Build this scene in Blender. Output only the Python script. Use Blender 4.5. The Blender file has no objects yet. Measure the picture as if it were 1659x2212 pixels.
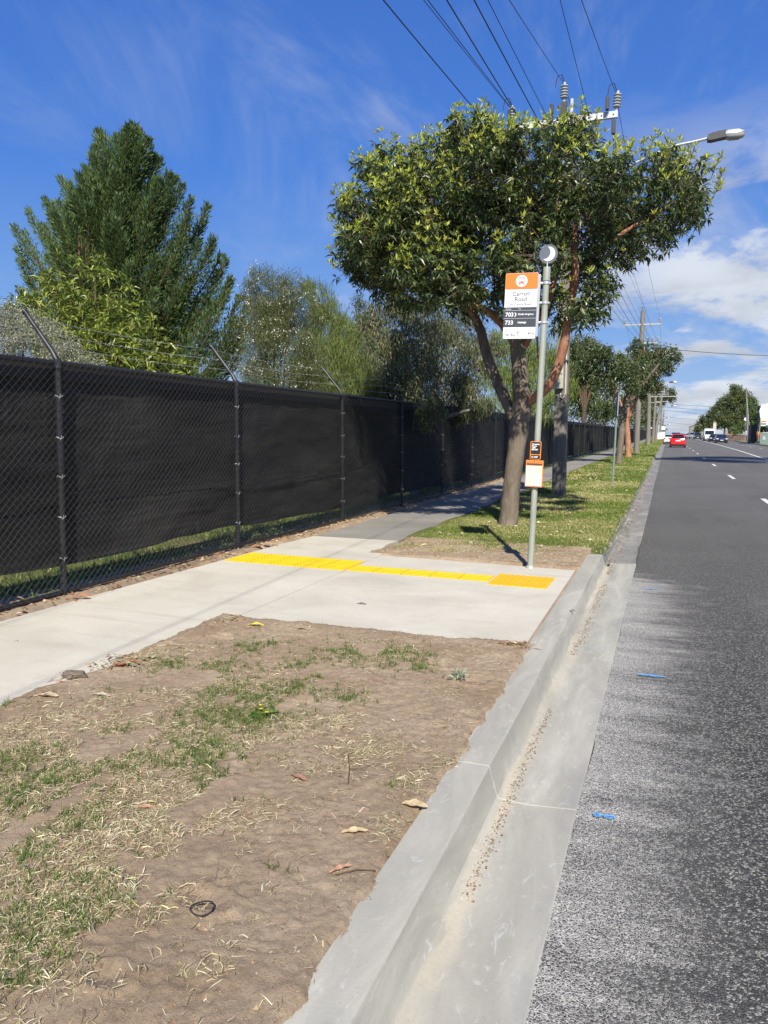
import bpy, bmesh, math, random
import numpy as np
from mathutils import Vector, Matrix
random.seed(7); rng = np.random.default_rng(11)
C = bpy.context.scene.collection
sc = bpy.context.scene
PI = math.pi
R = math.radians

# ---------------------------------------------------------------- camera
FPX, CX, CY, EYE = 1652.0, 829.5, 1106.0, 1.5
YAW, PIT, ROL = R(20.2), R(6.05), R(.4)
cam = bpy.data.cameras.new('camera'); camo = bpy.data.objects.new('camera', cam); C.objects.link(camo)
cam.sensor_fit = 'VERTICAL'; cam.sensor_height = 36.0; cam.lens = FPX / 2212.0 * 36.0
cam.clip_start = 0.05; cam.clip_end = 4000
_r = Vector((math.cos(YAW), math.sin(YAW), 0))
_u = Vector((-math.sin(YAW) * math.sin(PIT), math.cos(YAW) * math.sin(PIT), math.cos(PIT)))
_f = Vector((-math.sin(YAW) * math.cos(PIT), math.cos(YAW) * math.cos(PIT), -math.sin(PIT)))
_x = _r * math.cos(ROL) + _u * math.sin(ROL); _y = -_r * math.sin(ROL) + _u * math.cos(ROL)
camo.matrix_world = Matrix(((_x.x, _y.x, -_f.x, 0), (_x.y, _y.y, -_f.y, 0), (_x.z, _y.z, -_f.z, EYE), (0, 0, 0, 1)))
sc.camera = camo

def ray(px, py):
    return _f + _x * ((px - CX) / FPX) + _y * (-(py - CY) / FPX)
def at(px, py, Y):            # surveyed point: picture direction at depth Y along the street
    d = ray(px, py); return Vector((0, 0, EYE)) + d * (Y / d.y)
def gnd(px, py, z=0.0):
    d = ray(px, py); return Vector((0, 0, EYE)) + d * ((z - EYE) / d.z)

# ---------------------------------------------------------------- world, sun, exposure
SUN_EL, SUN_AZ = R(42), R(158)      # azimuth clockwise from +Y: the sun stands behind the viewer, a little to the right
w = bpy.data.worlds.new('World'); sc.world = w; w.use_nodes = True
nt = w.node_tree; N = nt.nodes; L = nt.links; N.clear()
out = N.new('ShaderNodeOutputWorld'); bg = N.new('ShaderNodeBackground'); sky = N.new('ShaderNodeTexSky')
sky.sky_type = 'NISHITA'; sky.sun_disc = False; sky.sun_elevation = SUN_EL; sky.sun_rotation = SUN_AZ
sky.air_density = 1.0; sky.dust_density = 0.3; sky.ozone_density = 4.0; sky.altitude = 50
tc = N.new('ShaderNodeTexCoord'); sep = N.new('ShaderNodeSeparateXYZ'); L.new(tc.outputs['Generated'], sep.inputs[0])
def mth(op, a, b=None, clamp=False, nodes=None, links=None):
    n = (nodes or N).new('ShaderNodeMath'); n.operation = op; n.use_clamp = clamp
    for i, v in enumerate((a, b)):
        if v is None: continue
        if isinstance(v, (int, float)): n.inputs[i].default_value = v
        else: (links or L).new(v, n.inputs[i])
    return n.outputs[0]
zc = mth('ADD', mth('MAXIMUM', sep.outputs['Z'], 0.0), 0.22)
cmb = N.new('ShaderNodeCombineXYZ')
L.new(mth('DIVIDE', sep.outputs['X'], zc), cmb.inputs[0]); L.new(mth('DIVIDE', sep.outputs['Y'], zc), cmb.inputs[1])
mp = N.new('ShaderNodeMapping'); L.new(cmb.outputs[0], mp.inputs[0]); mp.inputs['Location'].default_value = (3.1, 1.7, 0)
def wnoise(scale, det, rough, dist=0.0, sc3=None, vec=None):
    m = N.new('ShaderNodeMapping'); L.new(vec or mp.outputs[0], m.inputs[0])
    if sc3: m.inputs['Scale'].default_value = sc3
    n = N.new('ShaderNodeTexNoise'); n.inputs['Scale'].default_value = scale; n.inputs['Detail'].default_value = det
    n.inputs['Roughness'].default_value = rough; n.inputs['Distortion'].default_value = dist
    L.new(m.outputs[0], n.inputs['Vector']); return n.outputs['Fac']
def mrange(v, a, b, c=0.0, d=1.0, nodes=None, links=None, smooth=True):
    n = (nodes or N).new('ShaderNodeMapRange'); n.clamp = True
    if smooth: n.interpolation_type = 'SMOOTHSTEP'
    (links or L).new(v, n.inputs['Value'])
    for k, x in zip(('From Min', 'From Max', 'To Min', 'To Max'), (a, b, c, d)): n.inputs[k].default_value = x
    return n.outputs['Result']
# puffy clouds low on the right, thin cirrus higher up
az = mth('DIVIDE', sep.outputs['X'], mth('ADD', mth('ABSOLUTE', sep.outputs['Y']), 0.05))
puff = mrange(wnoise(2.3, 10, 0.60, 0.25), 0.425, 0.57)
right = mrange(az, -0.22, 0.02)
low = mrange(sep.outputs['Z'], 0.40, 0.20)
puff = mth('MULTIPLY', mth('MULTIPLY', puff, right), low)
cir = mrange(wnoise(1.0, 9, 0.62, 1.5, (1.5, 0.6, 1)), 0.47, 0.80, 0, 0.60)
cir = mth('MULTIPLY', cir, mrange(az, -0.75, -0.1, .45, 1))
cl = mth('MULTIPLY', mth('MAXIMUM', puff, cir), mrange(sep.outputs['Y'], -0.35, 0.1, .25, 1))
shade = mrange(wnoise(2.4, 5, 0.5, 0.0), 0.35, 0.65, 0.70, 1.0)
grad = N.new('ShaderNodeValToRGB'); L.new(sep.outputs['Z'], grad.inputs[0]); ge = grad.color_ramp.elements
while len(ge) < 4: ge.new(.5)
for e_, (p_, c_) in zip(ge, ((0.0, (.46, .64, .93)), (.12, (.24, .46, .92)), (.30, (.085, .27, .84)), (.60, (.045, .155, .61)))): e_.position = p_; e_.color = (*c_, 1)
gs = N.new('ShaderNodeVectorMath'); gs.operation = 'SCALE'; gs.inputs['Scale'].default_value = 7.2; L.new(grad.outputs[0], gs.inputs[0])
hs = N.new('ShaderNodeMixRGB'); hs.inputs[0].default_value = .92; L.new(sky.outputs[0], hs.inputs[1]); L.new(gs.outputs[0], hs.inputs[2])
cc = N.new('ShaderNodeVectorMath'); cc.operation = 'SCALE'; cc.inputs[0].default_value = (6.6, 6.9, 7.4); L.new(shade, cc.inputs['Scale'])
mx = N.new('ShaderNodeMixRGB'); L.new(mth('MULTIPLY', cl, 0.88), mx.inputs[0]); L.new(hs.outputs[0], mx.inputs[1]); L.new(cc.outputs[0], mx.inputs[2])
L.new(mx.outputs[0], bg.inputs[0]); bg.inputs[1].default_value = 0.082
L.new(bg.outputs[0], out.inputs[0])
sl = bpy.data.lights.new('sun', 'SUN'); so = bpy.data.objects.new('sun', sl); C.objects.link(so)
sl.energy = 5.0; sl.angle = R(.6); sl.color = (1.0, .935, .80)
sd = Vector((math.sin(SUN_AZ) * math.cos(SUN_EL), math.cos(SUN_AZ) * math.cos(SUN_EL), math.sin(SUN_EL)))
so.rotation_euler = sd.to_track_quat('Z', 'Y').to_euler(); so.location = (6, -10, 20)
sc.view_settings.view_transform = 'Standard'; sc.view_settings.look = 'None'; sc.view_settings.gamma = 1
sc.view_settings.exposure = 0.56
sc.render.film_transparent = False
sc.cycles.max_bounces = 5; sc.cycles.transparent_max_bounces = 6; sc.cycles.use_denoising = True

# ---------------------------------------------------------------- tagging helpers
def tag(o, label=None, cat=None, group=None, kind=None):
    if label: o['label'] = label
    if cat: o['category'] = cat
    if group: o['group'] = group
    if kind: o['kind'] = kind
    return o
def empty(name, loc=(0, 0, 0), rz=0):
    o = bpy.data.objects.new(name, None); C.objects.link(o); o.location = loc; o.rotation_euler = (0, 0, rz); o.empty_display_size = .2; return o
def link(name, me, parent=None):
    o = bpy.data.objects.new(name, me); C.objects.link(o)
    if parent: o.parent = parent
    return o
def copy_tree(o, parent=None):
    c = o.copy(); C.objects.link(c); c.parent = parent
    for ch in list(o.children): copy_tree(ch, c)
    return c

# ---------------------------------------------------------------- materials
MATS = {}
class NT:
    def __init__(s, name):
        s.m = bpy.data.materials.new(name); s.m.use_nodes = True; s.N = s.m.node_tree.nodes; s.L = s.m.node_tree.links
        s.b = s.N['Principled BSDF']; s.out = s.N['Material Output']; MATS[name] = s.m
        s.tc = s.N.new('ShaderNodeTexCoord').outputs['Object']
    def vec(s, scale):
        m = s.N.new('ShaderNodeMapping'); s.L.new(s.tc, m.inputs[0]); m.inputs['Scale'].default_value = scale; return m.outputs[0]
    def noise(s, scale, det=4, rough=.55, dist=0, v=None):
        n = s.N.new('ShaderNodeTexNoise'); n.inputs['Scale'].default_value = scale; n.inputs['Detail'].default_value = det
        n.inputs['Roughness'].default_value = rough; n.inputs['Distortion'].default_value = dist
        s.L.new(v or s.tc, n.inputs['Vector']); return n.outputs['Fac']
    def voro(s, scale, feature='F1', outp='Color', v=None, rand=1.0):
        n = s.N.new('ShaderNodeTexVoronoi'); n.feature = feature; n.inputs['Scale'].default_value = scale; n.inputs['Randomness'].default_value = rand
        s.L.new(v or s.tc, n.inputs['Vector']); return n.outputs[outp]
    def ramp(s, v, stops):
        n = s.N.new('ShaderNodeValToRGB'); s.L.new(v, n.inputs[0]); e = n.color_ramp.elements
        while len(e) < len(stops): e.new(.5)
        for i, (p, c) in enumerate(stops): e[i].position = p; e[i].color = (*c, 1) if len(c) == 3 else c
        return n.outputs[0]
    def mix(s, f, a, b, mode='MIX'):
        n = s.N.new('ShaderNodeMixRGB'); n.blend_type = mode
        for i, v in enumerate((f, a, b)):
            if isinstance(v, (int, float)): n.inputs[i].default_value = v
            elif isinstance(v, tuple): n.inputs[i].default_value = (*v, 1)
            else: s.L.new(v, n.inputs[i])
        return n.outputs[0]
    def math(s, op, a, b=None, clamp=False): return mth(op, a, b, clamp, s.N, s.L)
    def rng(s, v, a, b, c=0., d=1.): return mrange(v, a, b, c, d, s.N, s.L)
    def xyz(s):
        n = s.N.new('ShaderNodeSeparateXYZ'); s.L.new(s.tc, n.inputs[0]); return n.outputs
    def col(s, v):
        if isinstance(v, tuple): s.b.inputs['Base Color'].default_value = (*v, 1)
        else: s.L.new(v, s.b.inputs['Base Color'])
    def set(s, rough=.8, metal=0, spec=None):
        s.b.inputs['Roughness'].default_value = rough; s.b.inputs['Metallic'].default_value = metal
        if spec is not None: s.b.inputs['Specular IOR Level'].default_value = spec
    def bump(s, v, strength=.3, dist=.01, prev=None):
        n = s.N.new('ShaderNodeBump'); n.inputs['Strength'].default_value = strength; n.inputs['Distance'].default_value = dist
        s.L.new(v, n.inputs['Height'])
        if prev: s.L.new(prev, n.inputs['Normal'])
        s.L.new(n.outputs[0], s.b.inputs['Normal']); return n.outputs[0]
def sc3(c, k): return tuple(min(1, x * k) for x in c)
def simple(name, col, rough=.7, metal=0, var=.12, scale=6, bump=0, spec=None, det=5):
    t = NT(name); n = t.noise(scale, det, .6)
    t.col(t.ramp(n, [(.3, sc3(col, 1 - var)), (.7, sc3(col, 1 + var))])); t.set(rough, metal, spec)
    if bump: t.bump(t.noise(scale * 6, 4, .6), .5, bump)
    return t.m
def leafmat(name, rough=.4, trans=.30, spec=.5):
    t = NT(name); a = t.N.new('ShaderNodeAttribute'); a.attribute_name = 'tone'
    t.col(a.outputs['Color']); t.set(rough, 0, spec)
    tr = t.N.new('ShaderNodeBsdfTranslucent'); ms = t.N.new('ShaderNodeMixShader'); ms.inputs[0].default_value = trans
    hsv = t.N.new('ShaderNodeHueSaturation'); hsv.inputs['Value'].default_value = 1.5; hsv.inputs['Hue'].default_value = .49
    t.L.new(a.outputs['Color'], hsv.inputs['Color']); t.L.new(hsv.outputs[0], tr.inputs[0])
    t.L.new(t.b.outputs[0], ms.inputs[1]); t.L.new(tr.outputs[0], ms.inputs[2]); t.L.new(ms.outputs[0], t.out.inputs[0]); return t.m

leafm = leafmat('glossy_leaf', .36, .22, .45)
softm = leafmat('soft_leaf', .55, .28, .3)
grassm = leafmat('grass_blade', .6, .25, .25)
petalm = leafmat('petal', .7, .3, .2)
dirtleaf = leafmat('dry_leaf', .7, .1, .2)

# new broom-finished concrete
t = NT('new_concrete')
c = t.ramp(t.noise(1.3, 6, .6, .5), [(.22, (.42, .39, .32)), (.5, (.525, .497, .415)), (.8, (.60, .575, .495))])
v = t.vec((.5, 5, 1)); c = t.mix(t.rng(t.noise(1.2, 5, .6, .4, v), .50, .72, 0, .45), c, (.44, .385, .325))
c = t.mix(t.rng(t.noise(55, 3, .7), .35, .75, 0, .30), c, (.40, .375, .34))
c = t.mix(t.rng(t.noise(9, 4, .7), .68, .74, 0, .35), c, (.36, .32, .27))
c = t.mix(t.rng(t.noise(3.4, 7, .75, .9), .56, .66, 0, .22), c, (.34, .315, .28))
t.col(c); t.set(.85, 0, .3)
t.bump(t.math('ADD', t.noise(140, 3, .7), t.math('MULTIPLY', t.noise(60, 2, .5, 0, t.vec((1, 12, 1))), .5)), .35, .004)
# kerb and gutter: cooler, trowelled
def kerbmat(name, base, hi, tan):
    t = NT(name)
    v = t.vec((1, .22, 1)); n1 = t.noise(4.0, 7, .65, .8, v)
    c = t.ramp(n1, [(.28, sc3(base, .80)), (.5, base), (.74, hi)])
    c = t.mix(t.rng(t.noise(16, 5, .7, 1.5, t.vec((1, .5, 2))), .56, .72, 0, .55), c, (.54, .545, .52))
    c = t.mix(t.rng(t.noise(2.2, 6, .7), .58, .7, 0, .4), c, (.24, .25, .24))
    x, y, z = t.xyz()[:3]
    edge = t.math('ADD', x, t.math('MULTIPLY', t.math('SUBTRACT', t.noise(3.5, 5, .6, 0, t.vec((1, .7, 1))), .5), .16))
    dep = t.math('MULTIPLY', t.rng(edge, -.652, -.635), t.rng(edge, -.55, -.61))
    dep = t.math('MULTIPLY', dep, t.rng(z, -.09, -.125))
    dep = t.math('MULTIPLY', dep, t.rng(t.noise(48, 5, .75), .34, .56, .35, 1))
    c = t.mix(t.math('MULTIPLY', t.math('MULTIPLY', dep, t.rng(t.noise(1.6, 5, .6), .38, .6, .25, 1)), .7), c, tan)
    out_ = t.math('MULTIPLY', t.rng(edge, -.37, -.31, 0, .45), t.rng(t.noise(2, 4, .6), .4, .6))
    c = t.mix(out_, c, (.25, .245, .24))
    c = t.mix(t.rng(t.noise(75, 4, .75), .58, .72, 0, .45), c, (.22, .215, .20)); c = t.mix(t.rng(t.noise(3.2, 8, .78, 1.2, t.vec((1, .35, 1))), .57, .66, 0, .45), c, (.27, .26, .225))
    t.col(c); t.set(.72, 0, .35); t.bump(t.noise(70, 4, .65), .3, .003, t.bump(t.noise(5, 3, .5, 0, t.vec((1, .4, 1))), .4, .012)); return t.m
kerbm = kerbmat('kerb_concrete', (.355, .343, .295), (.46, .447, .39), (.50, .44, .34))
# old footpath
t = NT('old_path')
c = t.ramp(t.noise(.7, 7, .65), [(.3, (.18, .17, .15)), (.7, (.30, .285, .255))])
c = t.mix(t.rng(t.noise(60, 3, .7), .4, .7, 0, .4), c, (.12, .115, .11)); t.col(c); t.set(.9); t.bump(t.noise(90, 3, .7), .4, .004)
# asphalt with exposed stones; pale cement slurry by the new gutter
t = NT('asphalt'); x, y, z = t.xyz()[:3]
wv = t.N.new('ShaderNodeVectorMath'); wv.operation = 'ADD'
vc = t.N.new('ShaderNodeTexNoise'); vc.inputs['Scale'].default_value = 95; vc.inputs['Detail'].default_value = 3; t.L.new(t.tc, vc.inputs['Vector'])
vs = t.N.new('ShaderNodeVectorMath'); vs.operation = 'SCALE'; vs.inputs['Scale'].default_value = .012; t.L.new(vc.outputs['Color'], vs.inputs[0])
t.L.new(t.tc, wv.inputs[0]); t.L.new(vs.outputs[0], wv.inputs[1]); wv = wv.outputs[0]
cell = t.voro(108, 'F1', 'Color', wv); sepc = t.N.new('ShaderNodeSeparateColor'); t.L.new(cell, sepc.inputs[0])
edge = t.voro(108, 'DISTANCE_TO_EDGE', 'Distance', wv)
stone = t.ramp(sepc.outputs[0], [(0, (.030, .029, .028)), (.40, (.060, .058, .055)), (.70, (.120, .117, .110)), (.90, (.22, .215, .20)), (1, (.42, .41, .37))])
gap = t.rng(edge, .20, .04)
grime = t.ramp(t.noise(.35, 6, .6, .4), [(.3, (.100, .096, .089)), (.7, (.150, .145, .135))])
c = t.mix(t.math('MULTIPLY', gap, .8), stone, (.040, .039, .038))
far = t.rng(y, 4, 15); c = t.mix(t.math('MULTIPLY', far, .85), c, grime)
streak = t.noise(1.2, 7, .7, .3, t.vec((1.6, .16, 1))); c = t.mix(t.rng(streak, .5, .72, 0, .35), c, (.165, .16, .15))
c = t.mix(t.rng(t.noise(.9, 6, .7, .5, t.vec((.5, 1.6, 1))), .58, .72, 0, .28), c, (.080, .078, .074))
track = t.rng(t.math('ABSOLUTE', t.math('SUBTRACT', t.math('ABSOLUTE', t.math('SUBTRACT', t.math('MODULO', t.math('ADD', x, 4.1), 3.3), 1.65)), .78)), .45, .1, 0, .3)
c = t.mix(track, c, (.135, .132, .126))
fall = t.math('DIVIDE', t.math('SUBTRACT', .62, t.math('SUBTRACT', x, t.math('MULTIPLY', y, .022))), 1.15, True)
cov = t.math('SUBTRACT', t.math('ADD', t.math('MULTIPLY', fall, .315), t.math('MULTIPLY', t.math('SUBTRACT', t.noise(1.7, 9, .74, .4, t.vec((1, 2.2, 1))), .52), .36)), .112)
endy = t.math('ADD', y, t.math('MULTIPLY', t.math('SUBTRACT', t.noise(3.0, 6, .7), .5), 1.2))
cov = t.math('ADD', cov, t.math('MULTIPLY', t.math('SUBTRACT', t.noise(2.2, 5, .65, .5, t.vec((.35, 2.6, 1))), .5), .26))
cov = t.math('SUBTRACT', cov, t.rng(endy, 8.4, 10.4, 0, .4))
grain = t.math('ADD', edge, t.math('MULTIPLY', t.math('SUBTRACT', t.noise(210, 3, .75), .5), .30))
slm = t.rng(t.math('SUBTRACT', grain, cov), .05, -.07)
slm = t.math('MULTIPLY', slm, t.rng(cov, -.11, .10))
c = t.mix(t.math('MULTIPLY', slm, .92), c, (.60, .58, .53))
dust = t.rng(cov, .05, .30, 0, .16); c = t.mix(dust, c, (.40, .39, .36))
specks = t.math('MULTIPLY', t.rng(sepc.outputs[1], .80, .86), t.math('SUBTRACT', 1.0, t.math('MULTIPLY', far, .6)))
c = t.mix(t.math('MULTIPLY', specks, .75), c, (.34, .33, .29))
t.col(c); t.set(.8, 0, .25)
t.bump(t.math('ADD', t.math('MINIMUM', edge, .3), t.math('MULTIPLY', sepc.outputs[2], .2)), 1.0, .012)
# old gutter
t = NT('old_gutter'); c = t.ramp(t.noise(2.0, 7, .7, .4, t.vec((1.5, .5, 1))), [(.3, (.13, .126, .118)), (.55, (.23, .222, .205)), (.75, (.38, .365, .335))])
t.col(c); t.set(.85); t.bump(t.noise(60, 4, .7), .6, .006)
# soil
t = NT('soil')
c = t.ramp(t.noise(1.7, 9, .68, .4), [(.28, (.265, .190, .118)), (.5, (.345, .264, .182)), (.75, (.45, .36, .26))])
c = t.mix(t.rng(t.noise(38, 6, .8), .48, .66, 0, .5), c, (.175, .125, .085))
c = t.mix(t.rng(t.noise(7, 7, .75, .6), .56, .68, 0, .4), c, (.20, .145, .10))
c = t.mix(t.rng(t.voro(140, 'F1', 'Distance'), .20, .08, 0, .45), c, (.47, .40, .31))
c = t.mix(t.rng(t.voro(66, 'F1', 'Distance'), .13, .06, 0, .6), c, (.13, .10, .075))
t.col(c); t.set(.95, 0, .12); t.bump(t.noise(190, 5, .8), .9, .006, t.bump(t.noise(60, 6, .7), .8, .010))
# ground below lawn / behind fence
t = NT('lawn_ground')
c = t.ramp(t.noise(1.4, 8, .7, .3), [(.30, (.20, .165, .085)), (.48, (.135, .155, .045)), (.72, (.095, .145, .032))])
c = t.mix(t.rng(t.noise(30, 5, .8), .45, .7, 0, .55), c, (.27, .25, .12)); t.col(c); t.set(.95, 0, .1); t.bump(t.noise(80, 5, .8), .8, .03)
# fence cloth: dark woven shade cloth
t = NT('shade_cloth')
c = t.ramp(t.noise(.9, 6, .6, .3, t.vec((1, .6, 1.2))), [(.3, (.020, .020, .020)), (.55, (.036, .036, .034)), (.75, (.070, .068, .060))])
c = t.mix(t.rng(t.noise(220, 2, .5, 0, t.vec((1, .5, 1))), .35, .65, 0, .35), c, (.014, .014, .015))
c = t.mix(t.rng(t.noise(5, 5, .7, 0, t.vec((1, 1, .25))), .62, .72, 0, .35), c, (.085, .082, .072))
t.col(c); t.set(.85, 0, .06); t.bump(t.noise(7, 5, .6, .4, t.vec((1, .35, 2.2))), .6, .02)
blackm = simple('black_steel', (.030, .032, .036), .42, .25, .3, 40, .001)
wirem = simple('black_wire', (.026, .026, .029), .36, .3, .2, 30)
seamm = simple('black_binding', (.012, .012, .013), .7, 0, .2, 30)
galv = simple('galvanised', (.40, .42, .42), .5, .55, .18, 14, .0008)
barbm = simple('barbed_steel', (.42, .42, .41), .5, .4, .3, 60)
alum = simple('aluminium', (.62, .63, .63), .38, .6, .08, 20)
# painted pole: chalky green-grey, flaking
t = NT('pole_paint'); c = t.ramp(t.noise(9, 6, .65, .4, t.vec((1, 1, .25))), [(.3, (.25, .27, .23)), (.55, (.32, .345, .295)), (.8, (.39, .40, .345))])
x, y, z = t.xyz()[:3]
c = t.mix(t.math('MULTIPLY', t.rng(t.noise(17, 6, .7, .3, t.vec((1, 1, .35))), .58, .63), t.rng(z, 1.1, .1, .1, 1)), c, (.48, .45, .36))
t.col(c); t.set(.55, .1, .4); t.bump(t.noise(40, 4, .6), .2, .002)
# weathered timber
t = NT('pole_timber'); v = t.vec((9, 9, .35)); c = t.ramp(t.noise(3, 8, .7, .5, v), [(.25, (.105, .095, .08)), (.5, (.20, .185, .16)), (.78, (.315, .295, .26))])
t.col(c); t.set(.9, 0, .2); t.bump(t.noise(4, 6, .7, .4, v), .9, .02)
# barks
def bark(name, a, b, c_, zs=.35, bs=.02, sc_=6):
    t = NT(name); v = t.vec((1, 1, zs)); c = t.ramp(t.noise(sc_, 8, .72, .6, v), [(.27, a), (.5, b), (.76, c_)])
    t.col(c); t.set(.88, 0, .2); t.bump(t.noise(sc_ * 3, 7, .72, .5, v), .9, bs); return t
tb = bark('rough_bark', (.080, .064, .050), (.17, .138, .108), (.275, .235, .19))
bark('salmon_bark', (.17, .075, .045), (.35, .170, .105), (.47, .29, .205), .5, .008, 7)
bark('twig_bark', (.05, .035, .022), (.10, .07, .045), (.15, .11, .075), .4, .006, 9)
bark('pale_bark', (.16, .145, .12), (.27, .25, .215), (.38, .36, .32), .3, .01, 3)
yel = NT('tactile_yellow'); c = yel.ramp(yel.noise(3, 6, .6), [(.3, (.66, .375, .008)), (.7, (.76, .445, .012))])
c = yel.mix(yel.rng(yel.noise(12, 7, .75, .5), .54, .68, 0, .45), c, (.58, .42, .12)); c = yel.mix(yel.rng(yel.noise(60, 4, .7), .6, .7, 0, .4), c, (.42, .32, .12)); yel.col(c); yel.set(.55, 0, .3)
whitep = simple('road_white', (.62, .62, .60), .7, 0, .15, 7); bluep = None
t = NT('survey_blue'); cell = t.voro(108, 'DISTANCE_TO_EDGE', 'Distance'); n = t.noise(70, 4, .7)
t.col(t.mix(t.rng(n, .44, .54), (.06, .26, .60), (.11, .40, .72))); t.set(.85, 0, .15)
tr = t.N.new('ShaderNodeBsdfTransparent'); ms = t.N.new('ShaderNodeMixShader'); t.L.new(t.rng(t.math('ADD', cell, t.math('MULTIPLY', n, .5)), .28, .36), ms.inputs[0])
t.L.new(tr.outputs[0], ms.inputs[1]); t.L.new(t.b.outputs[0], ms.inputs[2]); t.L.new(ms.outputs[0], t.out.inputs[0]); bluep = t.m
glass = NT('car_glass'); glass.col((.015, .018, .022)); glass.set(.08, 0, .6)
tyre = simple('tyre_rubber', (.018, .018, .018), .8, 0, .2, 20)
rimm = simple('wheel_rim', (.45, .45, .46), .35, .7, .1, 10)
def carpaint(name, col, rough=.22, metal=0.0):
    t = NT(name); t.col(t.ramp(t.noise(3, 3, .5), [(.3, sc3(col, .94)), (.7, sc3(col, 1.06))])); t.set(rough, metal, .5); t.b.inputs['Coat Weight'].default_value = .5; return t.m

# ---------------------------------------------------------------- mesh builders
def npmesh(name, V, F, mat, parent=None, tone=None, smooth=False, mats=None, midx=None):
    V = np.asarray(V, dtype=np.float32); F = np.asarray(F, dtype=np.int32); k = F.shape[1]
    me = bpy.data.meshes.new(name); me.vertices.add(len(V)); me.vertices.foreach_set('co', V.ravel())
    me.loops.add(F.size); me.loops.foreach_set('vertex_index', F.ravel())
    me.polygons.add(len(F)); me.polygons.foreach_set('loop_start', np.arange(0, F.size, k, dtype=np.int32))
    try: me.polygons.foreach_set('loop_total', np.full(len(F), k, dtype=np.int32))
    except Exception: pass
    for m in (mats or [mat]): me.materials.append(m)
    if midx is not None: me.polygons.foreach_set('material_index', np.asarray(midx, dtype=np.int32))
    me.polygons.foreach_set('use_smooth', np.full(len(F), bool(smooth)))
    me.update(calc_edges=True)
    if tone is not None:
        a = me.color_attributes.new('tone', 'FLOAT_COLOR', 'POINT')
        a.data.foreach_set('color', np.concatenate([tone, np.ones((len(tone), 1))], 1).astype(np.float32).ravel())
    return link(name, me, parent)

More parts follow.
